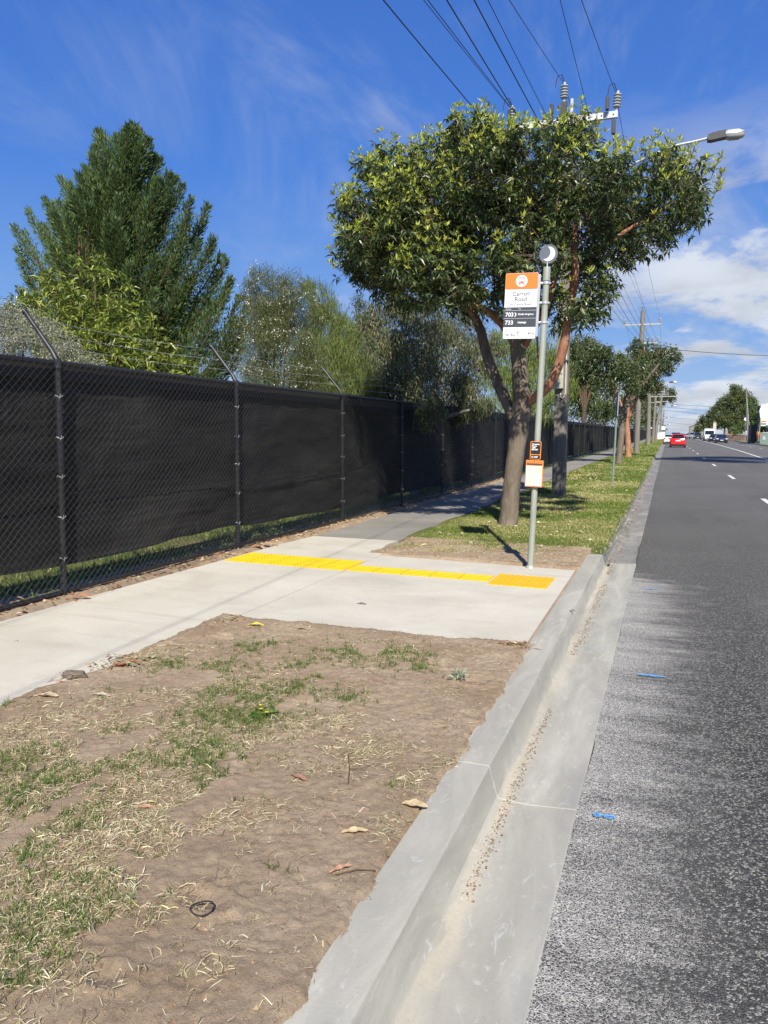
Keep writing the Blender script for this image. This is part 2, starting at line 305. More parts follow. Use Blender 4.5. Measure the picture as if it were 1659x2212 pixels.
class MB:
    """collects simple solids into one mesh"""
    def __init__(s): s.v = []; s.f = []; s.m = []; s.mats = []
    def mi(s, mat):
        if mat not in s.mats: s.mats.append(mat)
        return s.mats.index(mat)
    def add(s, V, F, mat, T=None):
        b = len(s.v)
        for p in V:
            p = Vector(p); s.v.append(tuple(T @ p) if T else tuple(p))
        for f in F: s.f.append(tuple(b + i for i in f)); s.m.append(s.mi(mat))
        return s
    def box(s, lo, hi, mat, bev=0.0, T=None):
        x0, y0, z0 = lo; x1, y1, z1 = hi
        if bev <= 0:
            V = [(x0, y0, z0), (x1, y0, z0), (x1, y1, z0), (x0, y1, z0), (x0, y0, z1), (x1, y0, z1), (x1, y1, z1), (x0, y1, z1)]
            return s.add(V, [(3, 2, 1, 0), (4, 5, 6, 7), (0, 1, 5, 4), (1, 2, 6, 5), (2, 3, 7, 6), (3, 0, 4, 7)], mat, T)
        bm = bmesh.new(); bmesh.ops.create_cube(bm, size=1)
        for v in bm.verts: v.co = Vector(((x0 + x1) / 2 + v.co.x * (x1 - x0), (y0 + y1) / 2 + v.co.y * (y1 - y0), (z0 + z1) / 2 + v.co.z * (z1 - z0)))
        bmesh.ops.bevel(bm, geom=bm.edges[:], offset=bev, segments=2, affect='EDGES', profile=.5)
        bm.verts.index_update(); V = [v.co.copy() for v in bm.verts]; F = [[v.index for v in f.verts] for f in bm.faces]; bm.free()
        return s.add(V, F, mat, T)
    def tube(s, pts, rad, mat, n=10, caps=True, jitter=0):
        pts = [Vector(p) for p in pts]; rad = rad if isinstance(rad, (list, tuple)) else [rad] * len(pts)
        V = []; F = []; up = None
        for i, p in enumerate(pts):
            d = (pts[min(i + 1, len(pts) - 1)] - pts[max(i - 1, 0)]).normalized()
            if up is None: up = d.orthogonal().normalized()
            up = (up - d * up.dot(d)).normalized(); sd_ = d.cross(up)
            for k in range(n):
                a = 2 * PI * k / n; r = rad[i] * (1 + (random.uniform(-jitter, jitter) if jitter else 0))
                V.append(p + (up * math.cos(a) + sd_ * math.sin(a)) * r)
        for i in range(len(pts) - 1):
            for k in range(n):
                k2 = (k + 1) % n; F.append((i * n + k, i * n + k2, (i + 1) * n + k2, (i + 1) * n + k))
        if caps: F.append(tuple(range(n - 1, -1, -1))); F.append(tuple((len(pts) - 1) * n + k for k in range(n)))
        return s.add(V, F, mat)
    def lathe(s, prof, mat, n=16, T=None):   # prof [(r,z)]
        V = [(r * math.cos(2 * PI * k / n), r * math.sin(2 * PI * k / n), z) for r, z in prof for k in range(n)]
        F = [(i * n + k, i * n + (k + 1) % n, (i + 1) * n + (k + 1) % n, (i + 1) * n + k) for i in range(len(prof) - 1) for k in range(n)]
        F.append(tuple(range(n - 1, -1, -1))); F.append(tuple((len(prof) - 1) * n + k for k in range(n)))
        return s.add(V, F, mat, T)
    def prism(s, poly, d0, d1, mat, axis='y', T=None):  # poly in the plane across axis
        n = len(poly)
        def P(a, b, d): return {'y': (a, d, b), 'x': (d, a, b), 'z': (a, b, d)}[axis]
        V = [P(a, b, d0) for a, b in poly] + [P(a, b, d1) for a, b in poly]
        F = [tuple(range(n)), tuple(range(2 * n - 1, n - 1, -1))] + [(i, n + i, n + (i + 1) % n, (i + 1) % n) for i in range(n)]
        return s.add(V, F, mat, T)
    def build(s, name, parent=None, smooth=False, angle=40):
        me = bpy.data.meshes.new(name); me.from_pydata(s.v, [], s.f)
        for m in s.mats: me.materials.append(m)
        me.polygons.foreach_set('material_index', s.m)
        bm = bmesh.new(); bm.from_mesh(me); bmesh.ops.recalc_face_normals(bm, faces=bm.faces)
        if smooth:
            for f in bm.faces: f.smooth = True
            for e in bm.edges:
                if len(e.link_faces) == 2 and e.calc_face_angle(0) > R(angle): e.smooth = False
        bm.to_mesh(me); bm.free(); me.update()
        return link(name, me, parent)

def segs(P0, P1, r0, r1=None, n=3):
    """many straight thin tubes at once -> V, F"""
    P0 = np.asarray(P0, float); P1 = np.asarray(P1, float); m = len(P0)
    r0 = np.broadcast_to(r0, (m,)); r1 = r0 if r1 is None else np.broadcast_to(r1, (m,))
    d = P1 - P0; d /= np.linalg.norm(d, axis=1, keepdims=True) + 1e-9
    h = np.where(np.abs(d[:, 2:3]) > .9, np.array([[1., 0, 0]]), np.array([[0, 0, 1.]]))
    u = np.cross(d, h); u /= np.linalg.norm(u, axis=1, keepdims=True) + 1e-9; v = np.cross(d, u)
    ang = np.arange(n) * 2 * PI / n
    ring = u[:, None] * np.cos(ang)[None, :, None] + v[:, None] * np.sin(ang)[None, :, None]
    V = np.concatenate([P0[:, None] + ring * r0[:, None, None], P1[:, None] + ring * r1[:, None, None]], 1).reshape(-1, 3)
    k = np.arange(n); q = np.stack([k, (k + 1) % n, n + (k + 1) % n, n + k], 1)
    F = (np.arange(m)[:, None, None] * 2 * n + q[None]).reshape(-1, 4)
    return V, F
def hashn(ix, iy, seed):
    h = (ix.astype(np.int64) * 374761393 + iy.astype(np.int64) * 668265263 + seed * 1442695041) & 0x7fffffff
    h = ((h ^ (h >> 13)) * 1274126177) & 0x7fffffff
    return ((h ^ (h >> 16)) & 0xffff) / 65535.0
def vnoise(x, y, seed=0):
    ix, iy = np.floor(x), np.floor(y); fx, fy = x - ix, y - iy; fx = fx * fx * (3 - 2 * fx); fy = fy * fy * (3 - 2 * fy)
    a, b = hashn(ix, iy, seed), hashn(ix + 1, iy, seed); c, d = hashn(ix, iy + 1, seed), hashn(ix + 1, iy + 1, seed)
    return a + (b - a) * fx + (c - a) * fy + (a - b - c + d) * fx * fy
def fbm(x, y, oct=5, seed=0, gain=.5):
    x = np.asarray(x, float); y = np.asarray(y, float); s = 0; a = 1; t = 0
    for o in range(oct): s = s + a * vnoise(x, y, seed + o * 17); t += a; a *= gain; x = x * 2.03 + 5.1; y = y * 2.03 + 9.7
    return s / t - .5
def grid(name, xs, ys, Z, mat, smooth=True, kind='structure', keep=None):
    nx, ny = len(xs), len(ys); X, Y = np.meshgrid(xs, ys); V = np.stack([X, Y, Z], -1).reshape(-1, 3)
    i = (np.arange(ny - 1)[:, None] * nx + np.arange(nx - 1)[None]).ravel(); F = np.stack([i, i + 1, i + 1 + nx, i + nx], 1)
    if keep is not None: F = F[keep.ravel()[F].any(1)]
    o = npmesh(name, V, F, mat, smooth=smooth)
    if kind: o['kind'] = kind
    return o

def unit(a): return a / (np.linalg.norm(a, axis=1, keepdims=True) + 1e-9)
def rdir(n): return unit(rng.normal(size=(n, 3)))
def leaves(name, P, D, Ln, Wd, col, mat, parent=None, droop=.25, fold=.25, shape=.45):
    """one leaf blade per row: base P, direction D, length, width, colour; five points with a midrib fold and a drooping tip"""
    n = len(P); D = unit(D); up = np.tile([[0., 0, 1.]], (n, 1)) + rng.normal(size=(n, 3)) * .45
    S = unit(np.cross(D, up)); Nn = np.cross(S, D)
    Ln = np.broadcast_to(Ln, (n,))[:, None]; Wd = np.broadcast_to(Wd, (n,))[:, None]
    mid = P + D * Ln * shape; tip = P + D * Ln - np.array([[0, 0, 1.]]) * Ln * droop
    V = np.stack([P, mid + S * Wd * .5 + Nn * Wd * fold, mid - Nn * Wd * .08, mid - S * Wd * .5 + Nn * Wd * fold, tip], 1).reshape(-1, 3)
    q = np.array([[0, 2, 1], [0, 3, 2], [1, 2, 4], [2, 3, 4]])
    F = (np.arange(n)[:, None, None] * 5 + q[None]).reshape(-1, 3)
    return npmesh(name, V, F, mat, parent, tone=np.repeat(col, 5, 0))
def quads(name, P, D, Ln, Wd, col, mat, parent=None, droop=.1):
    n = len(P); D = unit(D); S = unit(np.cross(D, rng.normal(size=(n, 3))))
    Ln = np.broadcast_to(Ln, (n,))[:, None]; Wd = np.broadcast_to(Wd, (n,))[:, None]
    mid = P + D * Ln * .45; tip = P + D * Ln - np.array([[0, 0, 1.]]) * Ln * droop
    V = np.stack([P, mid + S * Wd * .5, tip, mid - S * Wd * .5], 1).reshape(-1, 3)
    F = np.arange(n)[:, None] * 4 + np.arange(4)[None]
    return npmesh(name, V, F, mat, parent, tone=np.repeat(col, 4, 0))
def tones(n, cols, p, var=.18):
    cols = np.array(cols); i = rng.choice(len(cols), n, p=np.array(p) / sum(p))
    return np.clip(cols[i] * (1 + rng.normal(size=(n, 1)) * var) * (1 + rng.normal(size=(n, 3)) * .05), .003, 1)
def blades(name, P, H, W, lean, col, parent=None, mat=None):
    """grass: bent ribbons of two quads ending in a point"""
    n = len(P); a = rng.uniform(0, 2 * PI, n); d = np.stack([np.cos(a), np.sin(a), np.zeros(n)], 1)
    b = rng.uniform(0, 2 * PI, n); s = np.stack([np.cos(b), np.sin(b), np.zeros(n)], 1)
    H = np.broadcast_to(H, (n,))[:, None]; W = np.broadcast_to(W, (n,))[:, None]; lean = np.broadcast_to(lean, (n,))[:, None]
    z = np.array([[0, 0, 1.]])
    m = P + z * H * .55 * np.sqrt(np.clip(1 - lean ** 2 * .3, .05, 1)) * (1 - lean * .5) + d * H * lean * .45
    t_ = P + z * H * np.clip(1 - lean, .02, 1) + d * H * lean
    V = np.stack([P - s * W * .5, P + s * W * .5, m + s * W * .42, m - s * W * .42, t_], 1).reshape(-1, 3)
    q = np.array([[0, 1, 2], [0, 2, 3], [3, 2, 4]]); F = (np.arange(n)[:, None, None] * 5 + q[None]).reshape(-1, 3)
    o = npmesh(name, V, F, mat or grassm, parent, tone=np.repeat(col, 5, 0)); return o
def text_mesh(body, size, bold=0.0, align='LEFT', spacing=1.0):
    cu = bpy.data.curves.new('t', 'FONT'); cu.body = body; cu.size = size; cu.align_x = align; cu.offset = bold; cu.resolution_u = 3; cu.space_character = spacing
    o = bpy.data.objects.new('t', cu); C.objects.link(o); bpy.context.view_layer.update()
    me = bpy.data.meshes.new_from_object(o.evaluated_get(bpy.context.evaluated_depsgraph_get()))
    V = [v.co.copy() for v in me.vertices]; F = [list(p.vertices) for p in me.polygons]
    bpy.data.objects.remove(o); bpy.data.curves.remove(cu); bpy.data.meshes.remove(me); return V, F
def put_text(mb, body, size, x, z, y, mat, bold=0.0, align='LEFT', spacing=1.0):
    V, F = text_mesh(body, size, bold, align, spacing)
    mb.add([(x + v.x, y, z + v.y) for v in V], F, mat)
# ================================================================ THE SETTING
KR = [(-30, 12.1), (108, 12.1), (150, 12.7), (190, 13.9), (225, 15.6), (260, 16.6), (900, 17.5)]
def kr(y): return float(np.interp(y, [a for a, b in KR], [b for a, b in KR]))
ys = [-30, 0, 5, 9.66, 20, 60, 108, 150, 190, 225, 260, 500, 1400]
V = []; F = []
for y in ys:
    k = kr(y)
    for x, z in ((-900, -.03), (-60, -.03), (-5.5, -.03), (-4.6, -.03), (-.80, -.03), (-.80, -.34), (k + .02, -.34), (k + .02, -.045), (40, -.045), (900, -.045)): V.append((x, y, z))
for i in range(len(ys) - 1):
    for j in range(9): a = i * 10 + j; F.append((a, a + 1, a + 11, a + 10))
tag(npmesh('ground', V, F, MATS['lawn_ground']), kind='structure')
# road: one sheet, slight crown
xs = [-.30, 0, .4, 1.2, 2.4, 4, 5.8, 8, 10, 12.04]; ysr = [-30, -5] + list(np.arange(0, 12, .5)) + list(range(12, 110, 7)) + [120, 150, 190, 225, 260, 400, 700, 1400]
V = []; F = []
for y in ysr:
    k = kr(y)
    for j, x in enumerate(xs):
        xx = x if j == 0 else x * (k - .06) / 12.04
        if j == 0: xx = -.305 + .012 * math.sin(y * 2.1) + .008 * math.sin(y * 5.3)
        V.append((xx, y, -.136 + .05 * math.sin(min(max(x, 0), 12) / 12 * PI) ** .8 if j else -.138))
nx = len(xs)
for i in range(len(ysr) - 1):
    for j in range(nx - 1): a = i * nx + j; F.append((a, a + 1, a + nx + 1, a + nx))
def rz(x): return -.136 + .05 * math.sin(min(max(x, 0), 12) / 12 * PI) ** .8
tag(npmesh('road', V, F, MATS['asphalt'], smooth=True), kind='structure')
def mark(name, x0, x1, y0, y1, mat, dz=.006, parts=1):
    V = []; F = []
    n = max(2, parts)
    for i in range(n):
        y = y0 + (y1 - y0) * i / (n - 1)
        for x in (x0(y), x1(y)): V.append((x, y, rz(x) + dz))
    for i in range(n - 1): F.append((2 * i, 2 * i + 1, 2 * i + 3, 2 * i + 2))
    return tag(npmesh(name, V, F, mat), kind='structure')
cxl = lambda y: float(np.interp(y, [20, 51, 78, 124, 220, 500], [5.55, 5.75, 6.3, 6.7, 7.0, 8.0]))
mark('centre_line', lambda y: cxl(y) - .08, lambda y: cxl(y) + .08, -20, 330, whitep, parts=60)
for y in list(np.arange(-4.0, 200, 11.3)):
    mark('lane_dash', lambda q: 2.28 - .06, lambda q: 2.28 + .06, y - .3, y + 2.3, whitep)
    mark('lane_dash', lambda q: cxl(q) + 2.9, lambda q: cxl(q) + 3.02, y + 3, y + 5.6, whitep)
# blue survey paint dashes on the asphalt
for (px, py, ln) in ((1281, 1763, .040), (1301, 1766, .055), (1376, 1459, .19), (1388, 1272, .17)):
    p = gnd(px, py, -.135)
    n = 26; pts = []
    for i in range(n):
        a = 2 * PI * i / n; rr = 1 + .22 * (random.random() - .5)
        qx = p.x + ln * .5 + math.cos(a) * ln * .5 * rr; pts.append((qx, p.y + math.sin(a) * .020 * rr, rz(qx) + .012))
    tag(npmesh('survey_paint', pts + [(p.x + ln * .5, p.y, rz(p.x + ln * .5) + .012)], [(i, (i + 1) % n, n) for i in range(n)], bluep), kind='structure')

# kerb and channel, one extrusion each with scored joints
def extrude_profile(name, prof, y0, y1, step, mat, joints=(), wob=.004, seed=3):
    ys = sorted(set([round(v, 4) for v in np.arange(y0, y1, step)] + [y1] + [round(j + d, 4) for j in joints for d in (-.004, -.002, .002, .004)]))
    prof = np.array(prof); V = []; n = len(prof)
    for y in ys:
        g = 1 if any(abs(y - j) < .004 for j in joints) else 0
        for i, (x, z) in enumerate(prof):
            dx = (fbm([y * .9], [i * .31], 3, seed)[0]) * wob * 2; dz = (fbm([y * 1.3 + 40], [i * .27], 3, seed + 5)[0]) * wob
            V.append((x + dx - g * .0015, y, z + dz - g * .003))
    F = [(i * n + j, i * n + j + 1, (i + 1) * n + j + 1, (i + 1) * n + j) for i in range(len(ys) - 1) for j in range(n - 1)]
    F = [tuple(reversed(f)) for f in F]
    me = npmesh(name, V, F, mat, smooth=True); me['kind'] = 'structure'
    me.data.set_sharp_from_angle(angle=R(24)); return me
arc = [(-.700 + .014 * math.sin(a), -.012 + .014 * math.cos(a)) for a in np.linspace(.1, 1.30, 4)]
K_J = [.9, 3.27, 5.40, 7.9]
extrude_profile('kerb', [(-.862, -.3), (-.862, -.012), (-.855, .0), (-.80, .003), (-.75, .002)] + arc + [(-.668, -.07), (-.648, -.130), (-.640, -.1405), (-.600, -.1425)], -4, 9.68, .07, kerbm, K_J, .006)
extrude_profile('gutter', [(-.602, -.1435), (-.57, -.1475), (-.5, -.1475), (-.4, -.141), (-.335, -.136), (-.306, -.134), (-.297, -.142), (-.295, -.2)], -4, 9.98, .07, kerbm, [.9, 3.27, 5.40], .003)
# end face of the new kerb and old, low, overgrown kerb
extrude_profile('old_kerb', [(-.84, -.25), (-.84, -.03), (-.73, -.025), (-.70, -.05), (-.675, -.11), (-.66, -.15), (-.64, -.16)], 9.72, 240, 1.1, MATS['old_gutter'], (), .03)
extrude_profile('old_gutter', [(-.66, -.162), (-.6, -.165), (-.45, -.158), (-.30, -.150), (-.285, -.128), (-.27, -.22)], 9.985, 240, 1.0, MATS['old_gutter'], (), .01)
def end_cap(name, prof, y, mat): tag(npmesh(name, [(x, y, z) for x, z in prof], [tuple(range(len(prof)))], mat), kind='structure')
end_cap('kerb', [(-.862, -.3), (-.862, -.005), (-.80, .0), (-.75, .0)] + arc + [(-.668, -.07), (-.648, -.130), (-.64, -.3)], 9.678, kerbm)
# right-hand kerb
V = []; F = []; yk = list(range(-20, 270, 6)); prof = [(-.45, -.132), (-.06, -.148), (0, -.14), (.03, -.005), (.17, .0), (.18, -.1)]
for y in yk:
    for x, z in prof: V.append((kr(y) + x, y, z))
for i in range(len(yk) - 1):
    for j in range(5): a = i * 6 + j; F.append((a, a + 1, a + 7, a + 6))
tag(npmesh('far_kerb', V, F, MATS['old_gutter']), kind='structure')
tag(MB().box((14.9, -20, -.2), (16.4, 260, -.035), MATS['old_path']).build('far_footpath'), kind='structure')

# concrete path and bus-stop pad: slabs with scored joints
def slab(name, poly, mat, z=.006, th=.12):
    n = len(poly); V = [(x, y, z) for x, y in poly] + [(x, y, z - th) for x, y in poly]
    return tag(MB().add(V, [tuple(range(n)), tuple(range(2 * n - 1, n - 1, -1))] + [(i, (i + 1) % n, n + (i + 1) % n, n + i) for i in range(n)], mat).build(name), kind='structure')
pc = MATS['new_concrete']
J = .004
slab('path', [(-4.80, -3), (-3.22, -3), (-3.22, 2.40), (-4.80, 2.40)], pc)
slab('path', [(-4.80, 2.40 + J), (-3.22, 2.40 + J), (-3.19, 5.0), (-3.19, 5.58), (-4.80, 5.58)], pc)
slab('path', [(-4.80, 5.58 + J), (-3.19, 5.58 + J), (-3.19, 8.58), (-3.30, 8.95), (-4.72, 8.95)], pc)
slab('path', [(-4.72, 8.95 + J), (-3.30, 8.95 + J), (-3.42, 9.35), (-3.40, 9.80), (-4.66, 9.78)], pc)
slab('bus_pad', [(-3.19 + J * 1.5, 5.0), (-2.5, 5.0), (-.876, 5.0), (-.880, 8.42), (-3.19 + J * 1.5, 8.56)], pc)
extrude_profile('joint_filler', [(-.882, -.04), (-.882, -.004), (-.858, -.006), (-.858, -.04)], 5.3, 8.42, .05, MATS['soil'], (), .006)
pp = [(-4.66, 9.80), (-3.40, 9.82), (-3.40, 13.2), (-3.36, 30), (-3.2, 52), (-3.2, 240), (-4.62, 240), (-4.62, 30)]
slab('old_footpath', pp, MATS['old_path'], .0)

# soil patches: fine sheets that spill over the edges unevenly
def soil_patch(name, x0, x1, y0, y1, step, inside, base=.014, seed=0):
    xs = np.arange(x0, x1, step); ys = np.arange(y0, y1, step); X, Y = np.meshgrid(xs, ys)
    h = fbm(X * 1.3, Y * 1.3, 4, seed) * .045 + fbm(X * 6, Y * 6, 3, seed + 3) * .010 + np.maximum(fbm(X * 16, Y * 16, 3, seed + 4), 0) * .022 + fbm(X * 40, Y * 40, 2, seed + 8, .7) * .014
    for (a, b, r) in [(random.uniform(x0, x1), random.uniform(y0, y1), random.uniform(.05, .13)) for _ in range(26)]:   # scuffs and heel marks
        d = np.hypot(X - a, (Y - b) * 1.6) / r; h += np.where(d < 1.6, -.010 * np.cos(np.clip(d, 0, 1.6) * PI / 1.6), 0) - 0
    d = inside(X, Y)                       # signed distance, + inside, ragged
    d = d + fbm(X * 4.2, Y * 4.2, 5, seed + 21, .65) * .16
    Z = base + h * np.clip(d / .12, 0.12, 1) - np.clip(.035 - d, 0, .2) * .9
    o = grid(name, xs, ys, Z, MATS['soil']); return (xs, ys, Z, d)
def in1(X, Y):
    return np.minimum.reduce([X + 3.33, -.825 + .035 * np.sin(Y * 3.1) * np.sin(Y * 1.3 + 1) - X, 5.33 + (X + .9) * .02 - Y, Y + 2.5])
SO = soil_patch('verge_soil', -3.75, -.70, -.5, 5.75, .0115, in1, .016, 2)
def in2(X, Y):
    lim = 8.60 - (X + .9) * .03
    return np.minimum.reduce([-.85 - X, Y - lim, 10.2 - Y, np.maximum(X + 3.42 - (Y - 8.6) * .05, -1)])
SO2 = soil_patch('verge_soil', -3.9, -.62, 8.2, 10.4, .02, in2, .014, 9)
def in3(X, Y): return np.minimum(X + 5.45, -4.83 + np.where(Y > 9, .1, 0) - X)
SO3 = soil_patch('fence_border_soil', -5.6, -4.5, 2.0, 26, .03, in3, .012, 5)
def soil_z(x, y, S=SO):
    xs, ys, Z, d = S
    i = np.clip(((np.asarray(x) - xs[0]) / (xs[1] - xs[0])).astype(int), 0, len(xs) - 1); j = np.clip(((np.asarray(y) - ys[0]) / (ys[1] - ys[0])).astype(int), 0, len(ys) - 1)
    return Z[j, i], d[j, i]
# lawn ground sheet between path and kerb beyond the stop
xs = np.linspace(-3.44, -.70, 60); ysl = np.concatenate([np.arange(9.6, 30, .12), np.arange(30, 240, 2)])
X, Y = np.meshgrid(xs, ysl); Zl = .008 + fbm(X * 1.2, Y * 1.2, 4, 4) * .05 - np.clip((9.95 - Y), 0, 1) * .15
Zl = np.where(X > -.80, Zl - .02, Zl)
grid('verge_lawn', xs, ysl, Zl, MATS['lawn_ground'])
def lawn_z(x, y): return .008 + fbm(x * 1.2, y * 1.2, 4, 4) * .05

# ================================================================ GRASS, STRAW, STONES (stuff)
GREEN = [(.085, .145, .028), (.125, .195, .040), (.055, .10, .022), (.23, .25, .085)]
DRY = [(.52, .45, .28), (.64, .58, .41), (.38, .31, .19), (.34, .33, .16), (.25, .18, .11)]
green_b = [(560, 1530, .30), (500, 1500, .16), (620, 1490, .14), (540, 1560, .16), (560, 1405, .17), (850, 1420, .24), (740, 1415, .20), (900, 1450, .12), (360, 1440, .14), (290, 1490, .12), (480, 1450, .15),
           (420, 1640, .22), (470, 1660, .16), (500, 1710, .12), (40, 1730, .20), (130, 1780, .20), (30, 1650, .16), (60, 1990, .16), (200, 1960, .16), (100, 2060, .14), (245, 2010, .06), (300, 1640, .16), (5, 1530, .06),
           (740, 1510, .12), (350, 1930, .05), (640, 1440, .12), (10, 1880, .16), (430, 1560, .14), (700, 1470, .10), (250, 1600, .12), (580, 1880, .035), (610, 1890, .02), (860, 1700, .04), (120, 1690, .16), (280, 1870, .05), (10, 2130, .06)]
dry_b = [(100, 1700, .36), (250, 1650, .36), (400, 1600, .3), (450, 1740, .28), (100, 1850, .36), (240, 1880, .2), (60, 2050, .3), (600, 1600, .26), (640, 1700, .14), (800, 1630, .18), (730, 1560, .14), (990, 1500, .08), (880, 1700, .1),
         (300, 1780, .26), (870, 1790, .10), (330, 1960, .12), (580, 1950, .06), (960, 1650, .09), (20, 1600, .25), (320, 1530, .2), (200, 1560, .2), (560, 1500, .3), (830, 1420, .24), (880, 1930, .08), (470, 2100, .06), (350, 1420, .2), (150, 1960, .25), (500, 1340, .12), (900, 1840, .08)]
def scatter(blobs, dens):
    P = []
    for px, py, r in blobs:
        c = gnd(px, py); n = int(dens * PI * r * r * 1.3); a = rng.normal(size=(n, 2)) * r * .62
        P.append(np.stack([c.x + a[:, 0], c.y + a[:, 1] * 1.1], 1))
    return np.concatenate(P)
def onsoil(P, S=SO, m=.01):
    z, d = soil_z(P[:, 0], P[:, 1], S); k = (d > m) & (fbm(P[:, 0] * 6, P[:, 1] * 6, 3, 31) > -.13); return np.column_stack([P[k], z[k]])
def tufted(P, per, spread):
    Q = np.repeat(P, per, 0); Q[:, :2] += rng.normal(size=(len(Q), 2)) * spread; return Q
def lay(name, P, ln, wd, cols, pr, mat):     # limp straw lying nearly flat, kinked once
    n = len(P); a = rng.uniform(0, 2 * PI, n); b = a + rng.normal(size=n) * .7; e = np.abs(rng.normal(size=n)) * .28
    L_ = rng.uniform(*ln, n)[:, None]; W_ = rng.uniform(*wd, n)[:, None]
    d1 = np.stack([np.cos(a), np.sin(a), e], 1); d2 = np.stack([np.cos(b), np.sin(b), -e * .6 + rng.normal(size=n) * .1], 1); s = np.stack([-np.sin(a), np.cos(a), rng.normal(size=n) * .5], 1)
    P = P + np.array([[0, 0, .003]]); m = P + d1 * L_ * .5; t_ = m + d2 * L_ * .5; t_[:, 2] = np.maximum(t_[:, 2], P[:, 2] + .001)
    V = np.stack([P, P + s * W_, m + s * W_, m, t_], 1).reshape(-1, 3); q = np.array([[0, 1, 2], [0, 2, 3], [3, 2, 4]])
    F = (np.arange(n)[:, None, None] * 5 + q[None]).reshape(-1, 3)
    return tag(npmesh(name, V, F, mat, tone=np.repeat(tones(n, cols, pr), 5, 0)), kind='stuff')
P = onsoil(tufted(scatter(green_b, 850), 9, .010)); n = len(P)
g1 = blades('green_grass', P, rng.uniform(.018, .058, n), rng.uniform(.0018, .0034, n), np.clip(rng.normal(.60, .28, n), .05, .98), tones(n, GREEN, [4, 3, 3, 1.8]))
tag(g1, 'sparse green tufts of grass on the bare soil verge', 'grass', kind='stuff')
P = onsoil(tufted(scatter(dry_b, 850), 9, .020))
tag(lay('dry_grass', P, (.012, .062), (.0009, .0026), DRY, [4, 2.4, 4, 2, 3], dirtleaf), 'straw coloured dead grass lying over the bare soil', 'dry grass')
P = np.column_stack([rng.uniform(-3.6, -.8, 4600), rng.uniform(.6, 5.5, 4600)]); P = onsoil(tufted(P, 2, .02))
tag(lay('straw_litter', P, (.008, .055), (.0009, .0022), DRY + [(.16, .09, .05)], [3, 2, 3, 1, 3, 3], dirtleaf), 'thin scattered straws and rootlets on bare soil', 'straw')
def stones(name, P, r, cols, pr, lab):
    n = len(P); s = rng.uniform(*r, n)[:, None, None] * rng.uniform(.6, 1.3, (n, 6, 1))
    B = np.array([[1, 0, 0], [0, 1, 0], [-1, 0, 0], [0, -1, 0], [0, 0, .8], [0, 0, -.6]]); a = rng.uniform(0, PI, n); ca, sa = np.cos(a), np.sin(a)
    Vx = B[None, :, 0] * ca[:, None] - B[None, :, 1] * sa[:, None]; Vy = B[None, :, 0] * sa[:, None] + B[None, :, 1] * ca[:, None]
    V = (np.stack([Vx, Vy, np.broadcast_to(B[None, :, 2], Vx.shape)], -1) * s + P[:, None]).reshape(-1, 3)
    q = np.array([[0, 1, 4], [1, 2, 4], [2, 3, 4], [3, 0, 4], [1, 0, 5], [2, 1, 5], [3, 2, 5], [0, 3, 5]]); F = (np.arange(n)[:, None, None] * 6 + q[None]).reshape(-1, 3)
    return tag(npmesh(name, V, F, dirtleaf, tone=np.repeat(tones(n, cols, pr), 6, 0)), lab, 'gravel', kind='stuff')
STN = [(.26, .215, .165), (.17, .14, .11), (.42, .38, .31), (.24, .12, .09)]
P = np.column_stack([rng.uniform(-3.6, -.8, 16000), rng.uniform(.4, 5.5, 16000)]); P = onsoil(P)
stones('soil_crumbs', P, (.0012, .0055), [(.26, .19, .135), (.18, .125, .085), (.36, .30, .22)], [4, 3, 1], 'small crumbs and pebbles on the soil')
yy = rng.uniform(.6, 9.9, 5200); dn = fbm(yy * 1.7, yy * 0 + 3, 4, 77) + np.where(yy > 6, .16, 0); k = (dn > .05) & (rng.random(len(yy)) < .6); yy = yy[k]; wid = np.where(yy > 6, .030, .014)
P = np.column_stack([-.598 + rng.normal(size=len(yy)) * wid + np.where(yy > 6, .018, 0), yy, np.full(len(yy), -.1425)]); P = P[(P[:, 0] > -.628) & (P[:, 0] < -.50)]
stones('gutter_gravel', P, (.002, .0065), STN, [4, 3, 3, 1], 'loose gravel lying along the foot of the new kerb')
P = np.column_stack([rng.uniform(-.78, -.45, 2400), rng.uniform(9.7, 30, 2400)]); P = np.column_stack([P, np.full(len(P), -.155)]); P = P[rng.random(len(P)) < np.clip((-.45 - P[:, 0]) / .25, 0, 1)]
tag(lay('gutter_litter', P, (.02, .06), (.004, .016), [(.42, .32, .2), (.50, .42, .30), (.30, .14, .07)], [3, 3, 2], dirtleaf), 'dry leaves and grit lodged along the old gutter', 'leaf litter')
